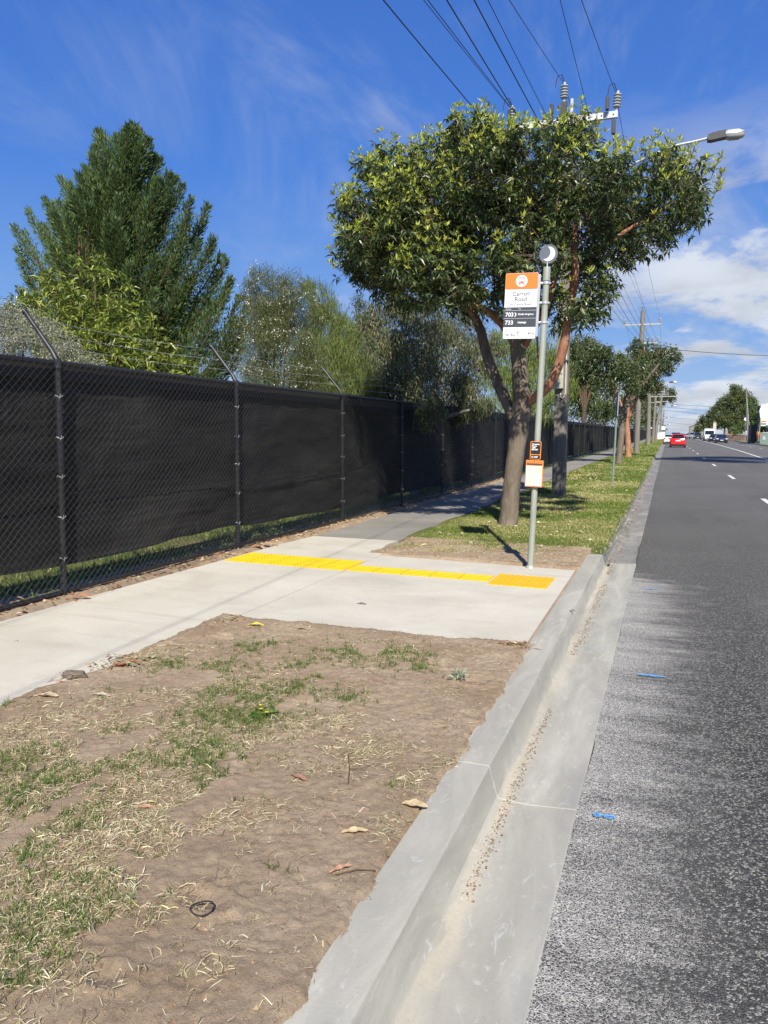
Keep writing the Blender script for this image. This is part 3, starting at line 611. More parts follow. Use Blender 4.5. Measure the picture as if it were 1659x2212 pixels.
# lawn blades beyond the stop
def lawn(n, y0, y1, h, w_, x0=-3.42, x1=-.70):
    P = np.column_stack([rng.uniform(x0, x1, n), y0 + (y1 - y0) * rng.random(n)])
    bare = in2(P[:, 0], P[:, 1]); edge_ = fbm(P[:, 0] * 2.4, P[:, 1] * 2.4, 4, 55)
    lim = 9.20 + np.where(P[:, 0] > -2.3, (P[:, 0] + 2.3) * .55, (P[:, 0] + 2.3) * -.12) + edge_ * 1.0
    k = (P[:, 1] > lim) | (rng.random(n) < .03)
    k &= (P[:, 1] > 9.0) & (fbm(P[:, 0] * 9, P[:, 1] * 9, 3, 61) > -.22)
    k &= ~((P[:, 0] < -3.30 + .25 * fbm(P[:, 1] * 2, P[:, 0] * 0, 3, 8)))
    P = P[k]; n = len(P); pn = np.clip(fbm(P[:, 0] * 1.1, P[:, 1] * .8, 4, 71) * 3.2 + .42 - np.clip((10.8 - P[:, 1]) * .22, -.12, .45) + np.clip((P[:, 1] - 16) * .02, 0, .3), 0, 1)
    gcol = tones(n, [(.145, .205, .040), (.205, .26, .055), (.10, .15, .028)], [3, 3, 2]); dcol = tones(n, [(.42, .39, .16), (.50, .45, .24), (.33, .33, .11)], [3, 2, 3])
    pick = rng.random(n) < pn; col = np.where(pick[:, None], gcol, dcol)
    P = np.column_stack([P, lawn_z(P[:, 0], P[:, 1]) - .004]); P[:, 2] = np.maximum(P[:, 2], .002)
    o = blades('lawn_grass', P, rng.uniform(*h, n), rng.uniform(*w_, n), np.clip(rng.normal(.5, .22, n), .05, .95), col)
    return tag(o, 'mown green and yellowing grass of the verge beyond the stop', 'grass', kind='stuff')
lawn(60000, 8.9, 13.5, (.016, .046), (.004, .008)); lawn(52000, 13.5, 24, (.025, .06), (.008, .015)); lawn(34000, 24, 60, (.04, .08), (.02, .035)); lawn(14000, 60, 200, (.06, .11), (.06, .10))
P = np.column_stack([-.74 + rng.normal(size=5200) * .05, rng.uniform(9.75, 40, 5200), np.full(5200, -.03)]); n = len(P)
tag(blades('kerb_grass', P, rng.uniform(.04, .11, n), rng.uniform(.006, .012, n), rng.uniform(.3, .95, n), tones(n, GREEN + DRY[:1], [3, 3, 2, 3, 2.5])), 'long grass flopping over the old kerb', 'grass', kind='stuff')
# verge on the far side of the road
n = 16000; P = np.column_stack([rng.uniform(.22, 2.9, n), rng.uniform(60, 230, n)]); P[:, 0] += np.interp(P[:, 1], [a for a, b in KR], [b for a, b in KR])
tag(blades('far_verge_grass', np.column_stack([P, np.full(n, -.05)]), rng.uniform(.05, .1, n), rng.uniform(.08, .16, n), .4, tones(n, [(.34, .35, .13), (.22, .29, .08), (.46, .42, .20)], [3, 2, 2])), 'dry grass strip across the road', 'grass', kind='stuff')
# weeds and rank grass behind / under the fence
n = 26000; P = np.column_stack([-5.08 - np.abs(rng.normal(size=n)) * .75, 3.2 + rng.random(n) ** 1.4 * 32]); P = P[fbm(P[:, 0] * 2, P[:, 1] * 1.3, 4, 12) > -.06]; n = len(P)
P = np.column_stack([P, np.full(n, -.02)])
tag(blades('weeds', P, rng.uniform(.04, .17, n), rng.uniform(.006, .012, n), rng.uniform(.2, .9, n), tones(n, [(.10, .17, .03), (.17, .24, .05), (.32, .30, .12), (.055, .09, .02)], [3, 3, 1.6, 2])), 'rank grass and weeds behind the foot of the fence', 'weeds', kind='stuff')
n = 2600; P = np.column_stack([rng.uniform(-5.30, -4.78, n), rng.uniform(3.4, 24, n)]); z, d = soil_z(P[:, 0], P[:, 1], SO3); k = d > 0; P = np.column_stack([P[k], z[k] + .004]); n = len(P)
a = rng.uniform(0, 2 * PI, n); D = np.stack([np.cos(a), np.sin(a), rng.normal(size=n) * .3 + .1], 1)
tag(leaves('leaf_litter', P, D, rng.uniform(.03, .085, n), rng.uniform(.012, .035, n), tones(n, [(.40, .17, .07), (.45, .33, .18), (.20, .12, .07), (.52, .42, .28)], [2, 3, 4, 1.5]), dirtleaf, droop=.1), 'brown dead leaves gathered along the foot of the fence', 'leaf litter', kind='stuff')
P = np.column_stack([rng.uniform(-3.3, -.9, 420), rng.uniform(9.2, 34, 420)]); P = np.column_stack([P, np.full(420, .035)]); a = rng.uniform(0, 2 * PI, 420)
tag(leaves('lawn_litter', P, np.stack([np.cos(a), np.sin(a), rng.normal(size=420) * .25], 1), rng.uniform(.05, .11, 420), rng.uniform(.02, .04, 420), tones(420, [(.52, .46, .30), (.42, .31, .18), (.58, .55, .40)], [3, 2, 2]), dirtleaf, droop=.05), 'pale dead leaves scattered over the grass', 'leaf litter', kind='stuff')
P = onsoil(np.column_stack([rng.uniform(-3.6, -.9, 4000), rng.uniform(8.5, 10.0, 4000)]), SO2)
tag(lay('straw_litter', P, (.01, .06), (.0015, .004), DRY + [(.16, .09, .05)], [3, 3, 3, 1, 2, 3], dirtleaf), 'thin straws on the soil strip beside the pad', 'straw')

n = 420; P = onsoil(np.column_stack([rng.uniform(-3.5, -.85, n), rng.uniform(.5, 5.4, n)])); stones('soil_clods', P + [0, 0, .002], (.005, .013), [(.30, .22, .145), (.22, .155, .10), (.38, .30, .21)], [4, 3, 1], 'clods of the same soil lying on the verge')
Pq = []
for px, py, m_, s in ((262, 1436, 46, .07), (300, 1428, 26, .08), (225, 1445, 22, .05), (150, 1470, 10, .05), (95, 1508, 10, .05), (505, 1342, 26, .07), (1120, 1400, 40, .06), (1090, 1398, 20, .06), (545, 1362, 14, .05)):
    c = gnd(px, py); Pq.append(np.column_stack([c.x + rng.normal(size=m_) * s, c.y + rng.normal(size=m_) * s * .7, np.abs(rng.normal(size=m_)) * .012 + .018]))
P = np.concatenate(Pq); n = len(P); a = rng.uniform(0, 2 * PI, n)
tag(leaves('leaf_scraps', P, np.stack([np.cos(a), np.sin(a), rng.normal(size=n) * .25], 1), rng.uniform(.02, .07, n), rng.uniform(.006, .022, n), tones(n, [(.36, .24, .14), (.24, .15, .09), (.46, .38, .25), (.24, .25, .16), (.40, .15, .08)], [3, 3, 2, 2, 1]), dirtleaf, droop=.08), 'scraps of dead leaf heaped at the edges of the path and pad', 'leaf litter', kind='stuff')
n = 5200; P = np.column_stack([-5.07 - np.abs(rng.normal(size=n)) * .16, np.concatenate([rng.normal(8.9, .55, n // 2), rng.normal(11.0, 1.6, n - n // 2)]), np.abs(rng.normal(size=n)) * .16]); P = P[fbm(P[:, 1] * 3, P[:, 2] * 4, 3, 91) > -.05]; n = len(P)
tag(leaves('base_weeds', P, rdir(n) + [.2, 0, .5], rng.uniform(.025, .06, n), rng.uniform(.008, .018, n), tones(n, [(.15, .19, .07), (.28, .31, .19), (.08, .11, .035), (.36, .36, .27)], [4, 2, 3, 1]), softm), 'leafy grey green weeds pushing through the foot of the fence', 'weeds', kind='stuff')

# single fallen leaves, twigs and bits one can point at
def fallen(px, py, ln, wd, col, lab, rot, grp='fallen leaves by the path', z=None):
    p = gnd(px, py); zz = z
    if zz is None: zz = max(float(soil_z(np.array([p.x]), np.array([p.y]))[0][0]), .006 if in1(p.x, p.y) < 0 else -1) + .004
    n = 9; V = []; F = []
    for i in range(n):
        u_ = i / (n - 1); wv = math.sin(PI * min(1, u_ * .96 + .02)) ** .75 * wd * .5 * (1 + .12 * math.sin(i * 2.3))
        for s in (-1, 0, 1): V.append((u_ * ln, s * wv, (.25 * wv if s else 0) + .010 * math.sin(u_ * PI) * (1 if px % 2 else .5) + .002 * math.sin(i * 1.7 + s)))
    for i in range(n - 1):
        for j in range(2): a = i * 3 + j; F.append((a, a + 3, a + 4, a + 1))
    o = npmesh('fallen_leaf', V, F, dirtleaf, tone=np.tile([col], (len(V), 1)) * (1 + .15 * rng.normal(size=(len(V), 1))), smooth=True)
    o.location = (p.x, p.y, zz); o.rotation_euler = (0, 0, rot); tag(o, lab, 'leaf', grp); return o
TAN, BRN, GRN, YEL, RED = (.55, .43, .25), (.30, .19, .12), (.22, .23, .15), (.70, .58, .07), (.40, .14, .07)
for a in [(738, 1806, .10, .035, TAN, 'slender tan leaf lying alone on the bare soil near the kerb', .5), (868, 1745, .105, .055, TAN, 'broad torn tan leaf on the soil at the edge of the kerb', .1),
          (712, 1893, .085, .022, (.50, .28, .18), 'curled pinkish leaf beside a broken twig near the kerb', .9), (535, 1357, .13, .06, YEL, 'bright yellow leaf on the soil below the corner of the pad', .25),
          (200, 1507, .11, .04, (.50, .46, .33), 'pale leaf on the soil just right of the bark chunk', .1), (80, 1512, .13, .055, (.50, .40, .25), 'curled tan leaf half on the concrete at the lower end of the path', .2),
          (290, 1752, .09, .03, (.50, .30, .19), 'reddish leaf amid the dry grass left of the bare soil', .35), (628, 1683, .10, .026, (.36, .20, .14), 'brown leaf on the edge of the dry grass in the middle of the verge', -.3),
          (225, 1440, .15, .06, BRN, 'dark brown leaf on the heap at the edge of the path', .3), (262, 1436, .14, .05, GRN, 'grey green leaf on the heap at the edge of the path', -.2),
          (300, 1428, .13, .05, (.30, .29, .20), 'olive leaf at the right end of the heap by the path', .6), (245, 1446, .10, .04, RED, 'rusty leaf under the heap at the edge of the path', .9),
          (640, 1367, .08, .035, (.40, .26, .17), 'brown leaf near the top of the soil patch right of the yellow leaf', .2), (770, 1306, .09, .03, (.16, .15, .12), 'dark curled leaf lying alone on the concrete pad', .1),
          (1230, 1322, .05, .03, (.1, .09, .07), 'small dark leaf on the kerb side of the pad', .1)]: fallen(*a)
for (px, py, ln, wd, col, lab, rot) in [(640, 1352, .20, .09, (.52, .40, .26), 'large tan leaf under the fence rail beyond the first yellow pad', .3), (568, 1181, .2, .08, (.5, .36, .22), 'pale curled leaf against the fence beside the yellow pad', .5), (155, 1296, .17, .07, (.55, .26, .13), 'orange brown leaf at the foot of the nearest fence post', .3), (545, 1186, .16, .07, (.5, .2, .09), 'rust red leaf at the foot of the second fence post', 1.2)]:
    if (px, py) == (640, 1352): continue
    p = gnd(px, py); fallen(px, py, ln, wd, col, lab, rot, z=.03)
def twig(pts, r, lab, mat='twig_bark', z0=None):
    P3 = []
    for px, py, dz in pts:
        p = gnd(px, py); zz = max(float(soil_z(np.array([p.x]), np.array([p.y]))[0][0]), .0) + .004; P3.append((p.x, p.y, zz + dz * .25))
    return tag(MB().tube(P3, [r * (1 - .5 * i / (len(P3) - 1)) for i in range(len(P3))], MATS[mat], 6).build('twig', smooth=True), lab, 'twig', 'twigs on the ground')
twig([(752, 1702, .0), (755, 1672, .05), (752, 1645, .09), (768, 1640, .10)], .0028, 'upright reddish twig standing out of the bare soil')
twig([(755, 1672, .03), (785, 1668, .03), (808, 1658, .05)], .002, 'thin reddish twig leaning right from the bare soil')
twig([(725, 1900, .005), (770, 1888, .02), (812, 1890, .006)], .0032, 'long tan twig beside the curled pinkish leaf')
twig([(870, 1182, .0), (895, 1172, .012), (905, 1170, .004)], .004, 'dark twig lying on the concrete beyond the yellow pads')
twig([(235, 1432, .02), (265, 1424, .03), (285, 1420, .03), (288, 1412, .045)], .002, 'thin red stalk sticking out of the leaf heap by the path')
twig([(30, 1386, .0), (38, 1385, .012), (42, 1390, .0)], .0025, 'small curved dark twig on the path at the left edge')
twig([(455, 1945, .0), (470, 1890, .02), (472, 1870, .01)], .0012, 'pale stem on the bare soil near the rubber ring', 'pale_bark')
# rubber ring, bark chunk
p = gnd(437, 1982); m = MB(); ringp = [(p.x + .036 * math.cos(a), p.y + .036 * math.sin(a), float(soil_z(np.array([p.x]), np.array([p.y]))[0][0]) + .007 + .003 * math.sin(2 * a)) for a in np.linspace(0, 2 * PI, 22)]
tag(m.tube(ringp, .0024, tyre, 6, False).build('rubber_ring', smooth=True), 'thin black rubber ring lying on the bare soil', 'ring')
p = gnd(162, 1468); bm = bmesh.new(); bmesh.ops.create_icosphere(bm, subdivisions=3, radius=1)
for v in bm.verts:
    k = 1 + .5 * (vnoise(np.array([v.co.x * 2.1 + 3]), np.array([v.co.z * 3 + v.co.y * 2]), 5)[0] - .5); v.co = Vector((v.co.x * .075 * k, v.co.y * .035 * k, v.co.z * .026 * k))
me = bpy.data.meshes.new('bark_chunk'); bm.to_mesh(me); bm.free(); me.materials.append(MATS['rough_bark']); o = link('bark_chunk', me); o.location = (p.x, p.y, .03); o.rotation_euler = (.1, .1, .4)
tag(o, 'grey brown chunk of bark lying on the edge of the concrete path', 'bark')
# small flowering weed by the tuft
root = empty('dandelion', gnd(562, 1550)); tag(root, 'yellow dandelion in the brightest green tuft on the verge', 'dandelion')
for i, (dx, dy) in enumerate(((0, 0), (.05, -.03), (-.03, .05))):
    m = MB(); m.tube([(dx, dy, .01), (dx + .005, dy, .045)], .0014, grassm, 5); m.build('stem', root)
    n = 26; a = np.linspace(0, 2 * PI, n); quads('flower', np.tile([[dx + .005, dy, .047]], (n, 1)), np.stack([np.cos(a), np.sin(a), np.full(n, .35)], 1), .011, .004, np.tile([[.80, .60, .02]], (n, 1)), petalm, root)
n = 40; a = rng.uniform(0, 2 * PI, n); leaves('leaf', np.tile([[0, 0, .012]], (n, 1)) + rng.normal(size=(n, 3)) * [.03, .03, .002], np.stack([np.cos(a), np.sin(a), np.full(n, .5)], 1), .07, .016, tones(n, GREEN, [3, 2, 2, 1]), grassm, root)
root = gnd(990, 1475); n = 60
o = leaves('seedling', np.tile([list(root)], (n, 1)) + np.column_stack([rng.normal(size=(n, 2)) * .022, rng.uniform(.02, .07, n)]), rdir(n) + [0, 0, .8], .045, .012, tones(n, [(.28, .34, .22), (.36, .40, .28)], [1, 1]), softm)
tag(o, 'small grey green seedling standing on the soil near the kerb', 'plant')
# ================================================================ TACTILE PADS
def tactile(label, x0, y0, nx, ny, along, size=.3, count=6, rot=0.0):
    root = empty('tactile_pad', (x0, y0, .007), rot); tag(root, label, 'tactile paving')
    me = None
    mb = MB(); s = size - .006; mb.box((0, 0, -.004), (s, s, .0035), yel.m)
    n = count; w_ = s / n
    for i in range(n):
        a = (i + .5) * w_; h = w_ * .27
        if along == 'x': mb.prism([(a - h, .003), (a - h * .6, .0115), (a + h * .6, .0115), (a + h, .003)], .004, s - .004, yel.m, 'x')
        else: mb.prism([(a - h, .003), (a - h * .6, .0115), (a + h * .6, .0115), (a + h, .003)], .004, s - .004, yel.m, 'y')
    first = mb.build('tile', root)
    for i in range(nx):
        for j in range(ny):
            o = first if i + j == 0 else first.copy()
            if o is not first: C.objects.link(o); o.parent = root
            o.location = (i * size, j * size, 0)
    return root
tactile('long yellow ribbed tactile pad across the footpath beside the fence', -4.715, 7.505, 5, 2, 'x', .303, 4, -.035)
tactile('narrow yellow ribbed tactile strip joining the two wider yellow pads', -3.18, 7.470, 5, 1, 'x', .312, 4, -.02)
tactile('short yellow tactile pad at the kerb in front of the bus stop pole', -1.605, 7.305, 2, 2, 'y', .292, 5, -.02)
# ================================================================ FENCE
def XF(y): return float(np.interp(y, [0, 5.3, 17, 40, 240], [-5.03, -5.02, -4.90, -4.88, -4.88]))
fence = empty('perimeter_fence', (0, 0, 0)); tag(fence, 'black chain link fence with shade cloth and barbed wire along the footpath', 'fence')
HF = 2.07
def fp(y, z, off=0): return (XF(y) + off, y, z)
# shade cloth
def cloth(y0, y1, step, zstep, name='shade_cloth'):
    ys = np.arange(y0, y1 + step * .5, step); nz = int(1.75 / zstep); tt = np.linspace(0, 1, nz)
    xf = np.interp(ys, [0, 5.3, 17, 40, 240], [-5.03, -5.02, -4.90, -4.88, -4.88])
    zb = np.interp(ys, [0, 4, 5.3, 8.3, 11.5, 14.4, 17.2, 21, 240], [.36, .34, .24, .29, .21, .25, .22, .20, .18]) + fbm(ys * .9, ys * 0, 3, 6) * .09; zt = 1.93
    Z = zb[:, None] + (zt - zb[:, None]) * tt[None]; Yg = np.repeat(ys[:, None], nz, 1)
    bow = np.abs(np.sin((ys - 5.33) * PI / 2.93))[:, None] * .03 * np.sin(tt * PI)[None]
    wr = fbm(Yg * 1.2, Z * 3.2, 4, 40) * .075 * (1 - tt[None] * .6) + fbm(Yg * 5, Z * 9, 3, 41) * .018 + fbm(Yg * 2.2 - Z * 1.5, Z * 7 + Yg, 3, 49) * .03 + np.maximum(0, fbm(Yg * .5 + Z * .3, Z * 6.5, 3, 44)) * .10 * np.exp(-((tt[None] - .28) / .17) ** 2)
    X = xf[:, None] - .075 + wr - bow
    V = np.stack([X, Yg, Z], -1).reshape(-1, 3); i = (np.arange(len(ys) - 1)[:, None] * nz + np.arange(nz - 1)[None]).ravel()
    F = np.stack([i, i + 1, i + 1 + nz, i + nz], 1); npmesh(name, V, F, MATS['shade_cloth'], fence, smooth=True)
cloth(2.2, 24, .03, .03); cloth(24, 226, .35, .12)
m = MB()
ys = [2.2] + list(np.arange(4, 226, 4))
for a, b in zip(ys[:-1], ys[1:]):
    for z0, z1, o in ((1.925, HF + .012, -.052),):
        m.add([fp(a, z0, o), fp(b, z0, o), fp(b, z1, o), fp(a, z1, o)], [(0, 1, 2, 3)], seamm)
m.build('cloth_band', fence)
ys = np.arange(2.2, 24, .06); Pz = .93 + .10 * fbm(ys * .9, ys * 0, 3, 15) + .012 * np.sin(ys * 31) + .05 * np.sin(ys * 2 * PI / 2.93); xf = np.array([XF(y) for y in ys]) - .030
P = np.stack([xf, ys, Pz], 1); V, F = segs(P[:-1], P[1:], .006, n=4); npmesh('cloth_seam', V, F, seamm, fence)
MB().tube([fp(y, HF, 0) for y in [2.2, 5.3, 10, 17, 40, 226]], .021, blackm, 10).build('top_rail', fence, True)
MB().tube([fp(y, .055 + .01 * math.sin(y), .0) for y in [2.2] + list(range(3, 40, 1)) + [226]], .021, blackm, 10).build('bottom_rail', fence, True)
# chain mesh: woven zigzag wires
def chain(y0, y1, p, r, n=3):
    k = np.arange(int((y1 - y0) / p)); yk = y0 + k * p; nz = int(2.0 / .034); j = np.arange(nz + 1)
    zz = .06 + j * (HF + .005 - .06) / nz; sgn = np.where((j % 2) == 0, -.5, .5) * p
    Yg = yk[:, None] + sgn[None] * np.where(k % 2 == 0, 1, -1)[:, None]; Yg = Yg + fbm(yk * .7, yk * 0, 2, 3)[:, None] * .03 * np.sin(zz / HF * PI)[None]
    xf = np.interp(Yg, [0, 5.3, 17, 40, 240], [-5.03, -5.02, -4.90, -4.88, -4.88]); sag = fbm(Yg * 1.1, zz[None] * 2 + Yg * 0, 3, 88) * .05
    X = xf + .026 + sag * .5 + np.where((j % 2) == 0, .0025, -.0025)[None]; Zg = np.broadcast_to(zz, Yg.shape) + fbm(Yg * .9, zz[None] * .7 + Yg * 0, 3, 9) * .03 * np.sin(zz / HF * PI)[None]
    P = np.stack([X + .012, Yg, Zg], -1); A = P[:, :-1].reshape(-1, 3); B = P[:, 1:].reshape(-1, 3)
    V, F = segs(A, B, r, n=n)
    T0 = P[:, -1]; T1 = T0 + np.stack([rng.normal(size=len(T0)) * .004 , np.sign(rng.normal(size=len(T0))) * .008, np.full(len(T0), .022)], -1)
    V2, F2 = segs(T0, T1, r, n=n); npmesh('chain_mesh', np.concatenate([V, V2]), np.concatenate([F, F2 + len(V)]), wirem, fence)
chain(2.3, 12.2, .038, .0023); chain(12.2, 34, .040, .0023)
# posts with raked arms
pm = MB(); pm.tube([(0, 0, -.15), (0, 0, HF + .01)], .027, blackm, 12).lathe([(.031, HF - .05), (.036, HF - .05), (.036, HF + .03), (.031, HF + .03)], blackm, 12)
am = MB(); am.tube([(0, 0, HF - .02), (-.01, 0, HF + .03), (-.055, 0, HF + .10), (-.34, 0, HF + .445)], [.030, .028, .022, .021], blackm, 12).lathe([(.001, 0), (.026, 0), (.026, .02), (.001, .02)], blackm, 10, Matrix.Translation((-.34, 0, HF + .44)) @ Matrix.Rotation(-.68, 4, 'Y'))
tms = []
for z in (.35, .72, 1.08, 1.42, 1.78):
    tm = MB(); tms.append(tm); tm.tube([(.034 * math.cos(a), .034 * math.sin(a), z + .01 * math.sin(3 * a)) for a in np.linspace(0, 2 * PI, 12)], .0028, galv, 5, False)
    tm.tube([(.028, -.01, z), (.045, -.025, z + .02), (.04, -.03, z - .02)], .0025, galv, 4)
ypost = [2.42, 5.34, 8.27, 11.5, 14.4, 17.2] + [17.2 + 2.93 * i for i in range(1, 71)]
p0 = a0 = t0 = None
for i, y in enumerate(ypost):
    if i == 0:
        p0 = pm.build('post', fence, True); a0 = am.build('barb_arm', p0, True); t0 = [q.build('tie_wire', p0, True) for q in tms]; p = p0
    else:
        p = p0.copy(); C.objects.link(p); p.parent = fence
        for s in ([a0] + (t0 if y < 22 else [])): c = s.copy(); C.objects.link(c); c.parent = p
    p.location = (XF(y) - (.0), y, 0); p.rotation_euler = (R(random.uniform(-.4, .4)), R(random.uniform(-.5, .5)), R(random.uniform(-9, 9)) if i > 2 else 0)
for q, (dx, dz) in enumerate(((-.12, .165), (-.22, .29), (-.32, .41))):
    ys = np.arange(2.4, 110, .35 if True else 1); ph = ((ys - 5.34) / 2.93) % 1
    P = np.stack([np.array([XF(y) for y in ys]) + dx, ys, HF + dz - .03 * np.sin(ph * PI) + rng.normal(size=len(ys)) * .002], 1)
    V, F = segs(P[:-1], P[1:], .0030, n=3); Vs, Fs = [V], [F]; o_ = len(V)
    yb = np.arange(2.5, 45, .11); B = np.stack([np.interp(yb, ys, P[:, 0]), yb, np.interp(yb, ys, P[:, 2])], 1); d = rdir(len(B)) * .014
    V2, F2 = segs(B - d, B + d, .0022, n=3); npmesh('barbed_wire', np.concatenate([V, V2]), np.concatenate([F, F2 + o_]), barbm, fence)

# ================================================================ BUS STOP
orange = simple('sign_orange', (.80, .20, .035), .4, 0, .04, 5); orange2 = simple('timetable_orange', (.78, .26, .05), .45, 0, .05, 8)
slate = simple('sign_slate', (.050, .058, .072), .45, 0, .06, 8); inkm = simple('sign_ink', (.055, .06, .07), .5, 0, .02, 5)
swhite = simple('sign_white', (.74, .75, .77), .4, 0, .03, 5); blackp = simple('plaque_black', (.02, .02, .022), .4, 0, .1, 9)
t = NT('sign_corrugated'); x, y, z = t.xyz()[:3]; st = t.rng(t.math('SINE', t.math('MULTIPLY', x, 345)), -.2, .9)
t.col(t.mix(st, (.76, .77, .79), (.60, .63, .69))); t.set(.4)
corr = t.m; cream = simple('paper_cream', (.74, .66, .42), .6, 0, .03, 9); paper = simple('paper_white', (.78, .78, .76), .6, 0, .03, 9); busred = simple('icon_red', (.62, .12, .09), .5, 0, .05, 9)
stop = empty('bus_stop_sign', (-1.362, 8.40, 0)); stop.rotation_euler = (R(-.4), R(1.55), 0)
tag(stop, 'pale green bus stop pole with orange topped route sign and moon disc', 'bus stop')
MB().tube([(0, 0, -.1), (0, 0, 3.235)], .0335, MATS['pole_paint'], 18).lathe([(.0385, 3.10), (.0395, 3.10), (.0395, 3.237), (.0385, 3.24), (.001, 3.242)], MATS['pole_paint'], 18).build('pole', stop, True)
MB().lathe([(.038, .004), (.055, .004), (.052, .012), (.041, .030), (.038, .034)], MATS['pole_paint'], 14).build('base_collar', stop, True)
PX0, PX1, PZ0, PZ1 = -.430, -.082, 2.495, 3.185; PY = -.030; PW = PX1 - PX0; PH = PZ1 - PZ0
def rrect(x0, z0, x1, z1, r, n=4):
    pts = []
    for cx_, cz_, a0_ in ((x1 - r, z1 - r, 0), (x0 + r, z1 - r, 90), (x0 + r, z0 + r, 180), (x1 - r, z0 + r, 270)):
        for k in range(n + 1): a = R(a0_ + 90 * k / n); pts.append((cx_ + r * math.cos(a), cz_ + r * math.sin(a)))
    return pts
panel = MB().prism(rrect(PX0, PZ0, PX1, PZ1, .014), PY, PY + .022, corr).build('route_panel', stop)
def zz(f): return PZ1 - f * PH
MB().prism(rrect(PX0 + .002, zz(.245), PX1 - .002, PZ1 - .002, .010), PY - .002, PY + .001, orange).build('header', panel)
MB().box((PX0 + .001, PY - .002, zz(.822)), (PX1 - .001, PY + .001, zz(.520)), slate).build('route_field', panel)
m = MB()
for f in (.568, .690): m.box((PX0 + .004, PY - .003, zz(f) - .0012), (PX1 - .004, PY - .001, zz(f) + .0012), swhite)
m.build('rule', panel)
cxp = (PX0 + PX1) / 2; cyp = zz(.122)
def disc(mb, cx_, cz_, r, y, mat, n=32): mb.prism([(cx_ + r * math.cos(2 * PI * k / n), cz_ + r * math.sin(2 * PI * k / n)) for k in range(n)], y - .001, y + .002, mat)
m = MB(); disc(m, cxp, cyp, .062, PY - .003, swhite); ic = m.build('icon_disc', panel)
m = MB(); Y_ = PY - .0055
m.prism(rrect(cxp - .031, cyp - .026, cxp + .031, cyp + .040, .008), Y_, Y_ + .002, busred)
m.prism(rrect(cxp - .027, cyp - .004, cxp - .002, cyp + .024, .003), Y_ - .001, Y_, swhite); m.prism(rrect(cxp + .002, cyp - .004, cxp + .027, cyp + .024, .003), Y_ - .001, Y_, swhite)
m.box((cxp - .024, Y_ - .001, cyp + .029), (cxp + .024, Y_, cyp + .034), swhite)
disc(m, cxp - .018, cyp - .015, .005, Y_ - .0005, swhite, 10); disc(m, cxp + .018, cyp - .015, .005, Y_ - .0005, swhite, 10)
m.box((cxp - .026, Y_, cyp - .038), (cxp - .014, Y_ + .002, cyp - .025), busred); m.box((cxp + .014, Y_, cyp - .038), (cxp + .026, Y_ + .002, cyp - .025), busred)
m.build('bus_icon', ic)
m = MB(); Yt = PY - .0015
put_text(m, 'Carroll',   .064, cxp, zz(.345), Yt, inkm, .0002, 'CENTER'); put_text(m, 'Road', .064, cxp, zz(.427), Yt, inkm, .0002, 'CENTER'); put_text(m, 'on Centre Road', .034, cxp, zz(.490), Yt, inkm, 0, 'CENTER')
put_text(m, 'Hail Bus', .034, PX0 + .018, zz(.955), Yt, inkm, .0002)
put_text(m, 'PT', .030, PX1 - .078, zz(.940), Yt, inkm, .0012)
m.add([(PX1 - .040, Yt, zz(.945)), (PX1 - .040, Yt, zz(.939)), (PX1 - .022, Yt, zz(.925)), (PX1 - .040, Yt, zz(.909)), (PX1 - .040, Yt, zz(.902)), (PX1 - .012, Yt, zz(.925))], [(0, 1, 2, 5), (2, 3, 4, 5)], inkm)
# small hailing figure
hx_ = PX0 + .163; m.tube([(hx_, Yt, zz(.955)), (hx_ + .001, Yt, zz(.905))], .0045, inkm, 6); disc(m, hx_ + .001, zz(.893), .005, Yt - .001, inkm, 10); m.tube([(hx_, Yt, zz(.912)), (hx_ - .010, Yt, zz(.900))], .002, inkm, 5)
m.build('dark_lettering', panel)
m = MB(); Yt = PY - .0035
put_text(m, 'Route', .023, PX0 + .020, zz(.556), Yt, swhite); put_text(m, 'To', .023, PX0 + .155, zz(.556), Yt, swhite)
put_text(m, '703', .060, PX0 + .016, zz(.660), Yt, swhite, .0016); put_text(m, '733', .060, PX0 + .016, zz(.782), Yt, swhite, .0016)
put_text(m, 'Middle Brighton', .0262, PX0 + .152, zz(.640), Yt, swhite, .0006); put_text(m, 'Oakleigh', .0262, PX0 + .152, zz(.765), Yt, swhite, .0010)
def crescent(mb, cx_, cz_, r, y, mat, r2=.92, off=-.45, n=18, y2=None):
    # region of the big disc outside a second disc shifted to the left
    o = []; d = -off * r; R2 = r2 * r; xi = (r * r - R2 * R2 + d * d) / (2 * d) * -1; zi = math.sqrt(max(r * r - xi * xi, 1e-9))
    a1 = math.atan2(zi, xi); A = [(r * math.cos(a), r * math.sin(a)) for a in np.linspace(-a1, a1, n)]
    b1 = math.atan2(zi, xi + d); B = [(-d + R2 * math.cos(a), R2 * math.sin(a)) for a in np.linspace(-b1, b1, n)]
    V = [(cx_ + p[0], y, cz_ + p[1]) for p in A] + [(cx_ + p[0], y, cz_ + p[1]) for p in B]
    mb.add(V, [(i, i + 1, n + i + 1, n + i) for i in range(n - 1)], mat)
crescent(m, PX0 + .114, zz(.632), .022, Yt, swhite, 1.0, -.55)
m.build('white_lettering', panel)
m = MB(); m.box((PX1 + .001, PY - .006, PZ0 + .02), (PX1 + .026, PY + .030, PZ1 - .020), alum, .003); m.build('extrusion', stop)
for z in (3.075, 2.87, 2.665):
    m = MB(); m.lathe([(.0385, z - .012), (.0415, z - .012), (.0415, z + .012), (.0385, z + .012)], alum, 20); m.box((-.075, -.022, z - .010), (-.034, .018, z + .010), alum, .002)
    m.box((.036, -.012, z - .006), (.052, .006, z + .007), alum); m.build('clamp', stop, True)
